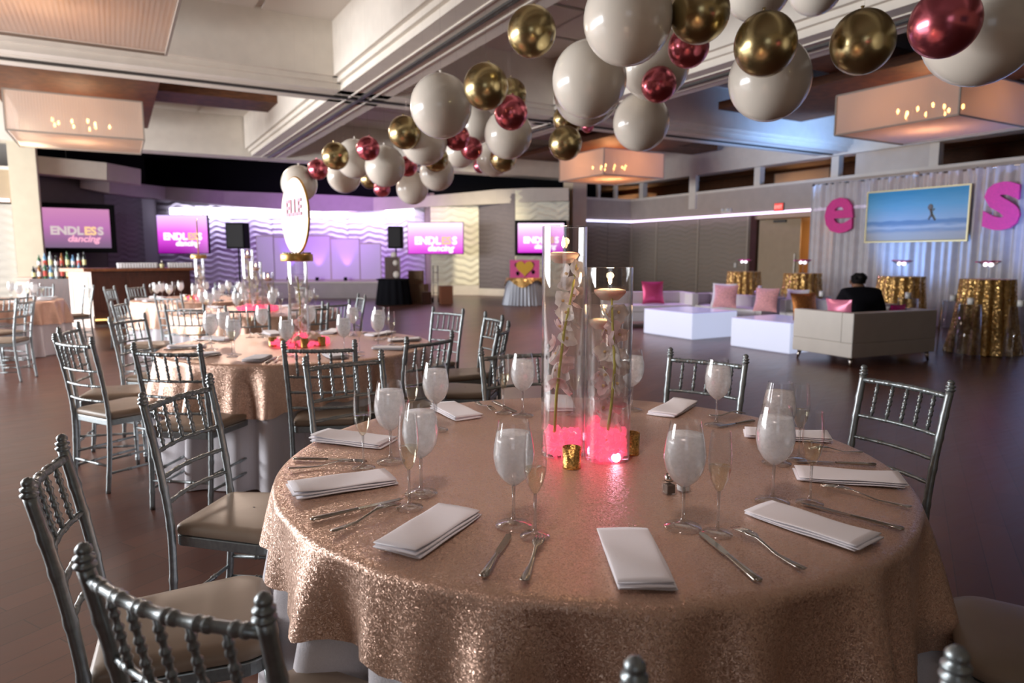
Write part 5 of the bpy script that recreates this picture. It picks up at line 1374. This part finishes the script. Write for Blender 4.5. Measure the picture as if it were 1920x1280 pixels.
# ================================================================== BALLOONS
BAL = {'white': (.225, M_BWHITE), 'gold': (.15, M_BGOLD), 'pink': (.125, M_BPINK)}
bm_ = {}
for n_, (r, m_) in BAL.items():
    prof = []
    for i in range(21):
        t_ = pi*i/20; rr = sin(t_); z = -cos(t_)
        if z > 0: z *= 1.02
        if z < 0: z *= .98
        prof.append((max(.0005, rr), z))
    bm_[n_] = (MB().lathe(prof, 36).mesh('latex_skin', m_), MB().lathe([(.02, .99), (.05, 1.03), (.03, 1.06), (.07, 1.11), (.06, 1.12), (.001, 1.11)], 10).mesh('knot', m_))
BLIST = [('white', 1177, 36, 78), ('white', 1105, 150, 66), ('white', 1100, 172, 61, 4.9), ('white', 1202, 230, 50), ('white', 1443, 150, 71), ('white', 1421, -24, 57), ('white', 1530, -22, 45),
 ('white', 1228, 122, 62, 5.3), ('white', 1840, 55, 95), ('white', 827, 200, 55), ('white', 795, 265, 42), ('white', 722, 312, 36), ('white', 665, 298, 34), ('white', 645, 330, 30), ('white', 561, 345, 32),
 ('white', 773, 353, 29), ('white', 819, 325, 31), ('white', 953, 252, 43), ('white', 893, 235, 33), ('white', 925, 298, 31), ('white', 862, 285, 28),
 ('gold', 997, 60, 43), ('gold', 911, 163, 40), ('gold', 958, 178, 28), ('gold', 759, 249, 29), ('gold', 629, 293, 24), ('gold', 817, 298, 23), ('gold', 943, 297, 24), ('gold', 1065, 224, 27), ('gold', 1060, 269, 30),
 ('gold', 1312, 24, 52), ('gold', 1435, 84, 54), ('gold', 1617, 80, 54), ('gold', 693, 336, 17), ('gold', 748, 325, 15),
 ('pink', 958, 212, 30), ('pink', 857, 258, 23), ('pink', 884, 279, 20), ('pink', 690, 279, 21), ('pink', 596, 318, 18), ('pink', 764, 312, 18), ('pink', 716, 354, 15), ('pink', 901, 311, 13), ('pink', 1235, 159, 31),
 ('pink', 1291, 88, 36), ('pink', 1771, 44, 58), ('pink', 1102, 237, 11)]
B_ = {'white': [], 'gold': [], 'pink': []}
for e in BLIST:
    n_, px, py, pr = e[:4]; r = BAL[n_][0]
    Y = e[4] if len(e) > 4 else F*r/pr*.99
    q = atY(px, py, Y)
    rr = pr*Y/F*.985 if len(e) > 4 else r
    t = thing('balloon', 'x', 'balloon', q, random.random()*6, n_+' balloons of the ceiling garland')
    t.rotation_euler = (0, 0, 0); sc3 = (rr, rr, rr*1.03); ro = (random.uniform(-.12, .12), random.uniform(-.12, .12), random.random()*6)
    a = obj('latex_skin', bm_[n_][0], t, (0, 0, 0), ro); b = obj('knot', bm_[n_][1], t, (0, 0, 0), ro); a.scale = b.scale = sc3
    build(MB().tube([(0, 0, rr*1.1), (0, 0, (5.12 if all(abs(q.x*BX.x+q.y*BX.y-v_) > .62 for v_ in VL) and all(abs(q.x*AX.x+q.y*AX.y-u_) > .62 for u_ in UL) else 4.09)-q.z)], .0008, 4), 'hanging_line', M_GLASS, t); B_[n_].append(t)
order_labels(B_['white'], 'large glossy white balloon', 'of the white balloons')
order_labels(B_['gold'], 'chrome gold balloon', 'of the gold balloons')
order_labels(B_['pink'], 'small chrome pink balloon', 'of the pink balloons')
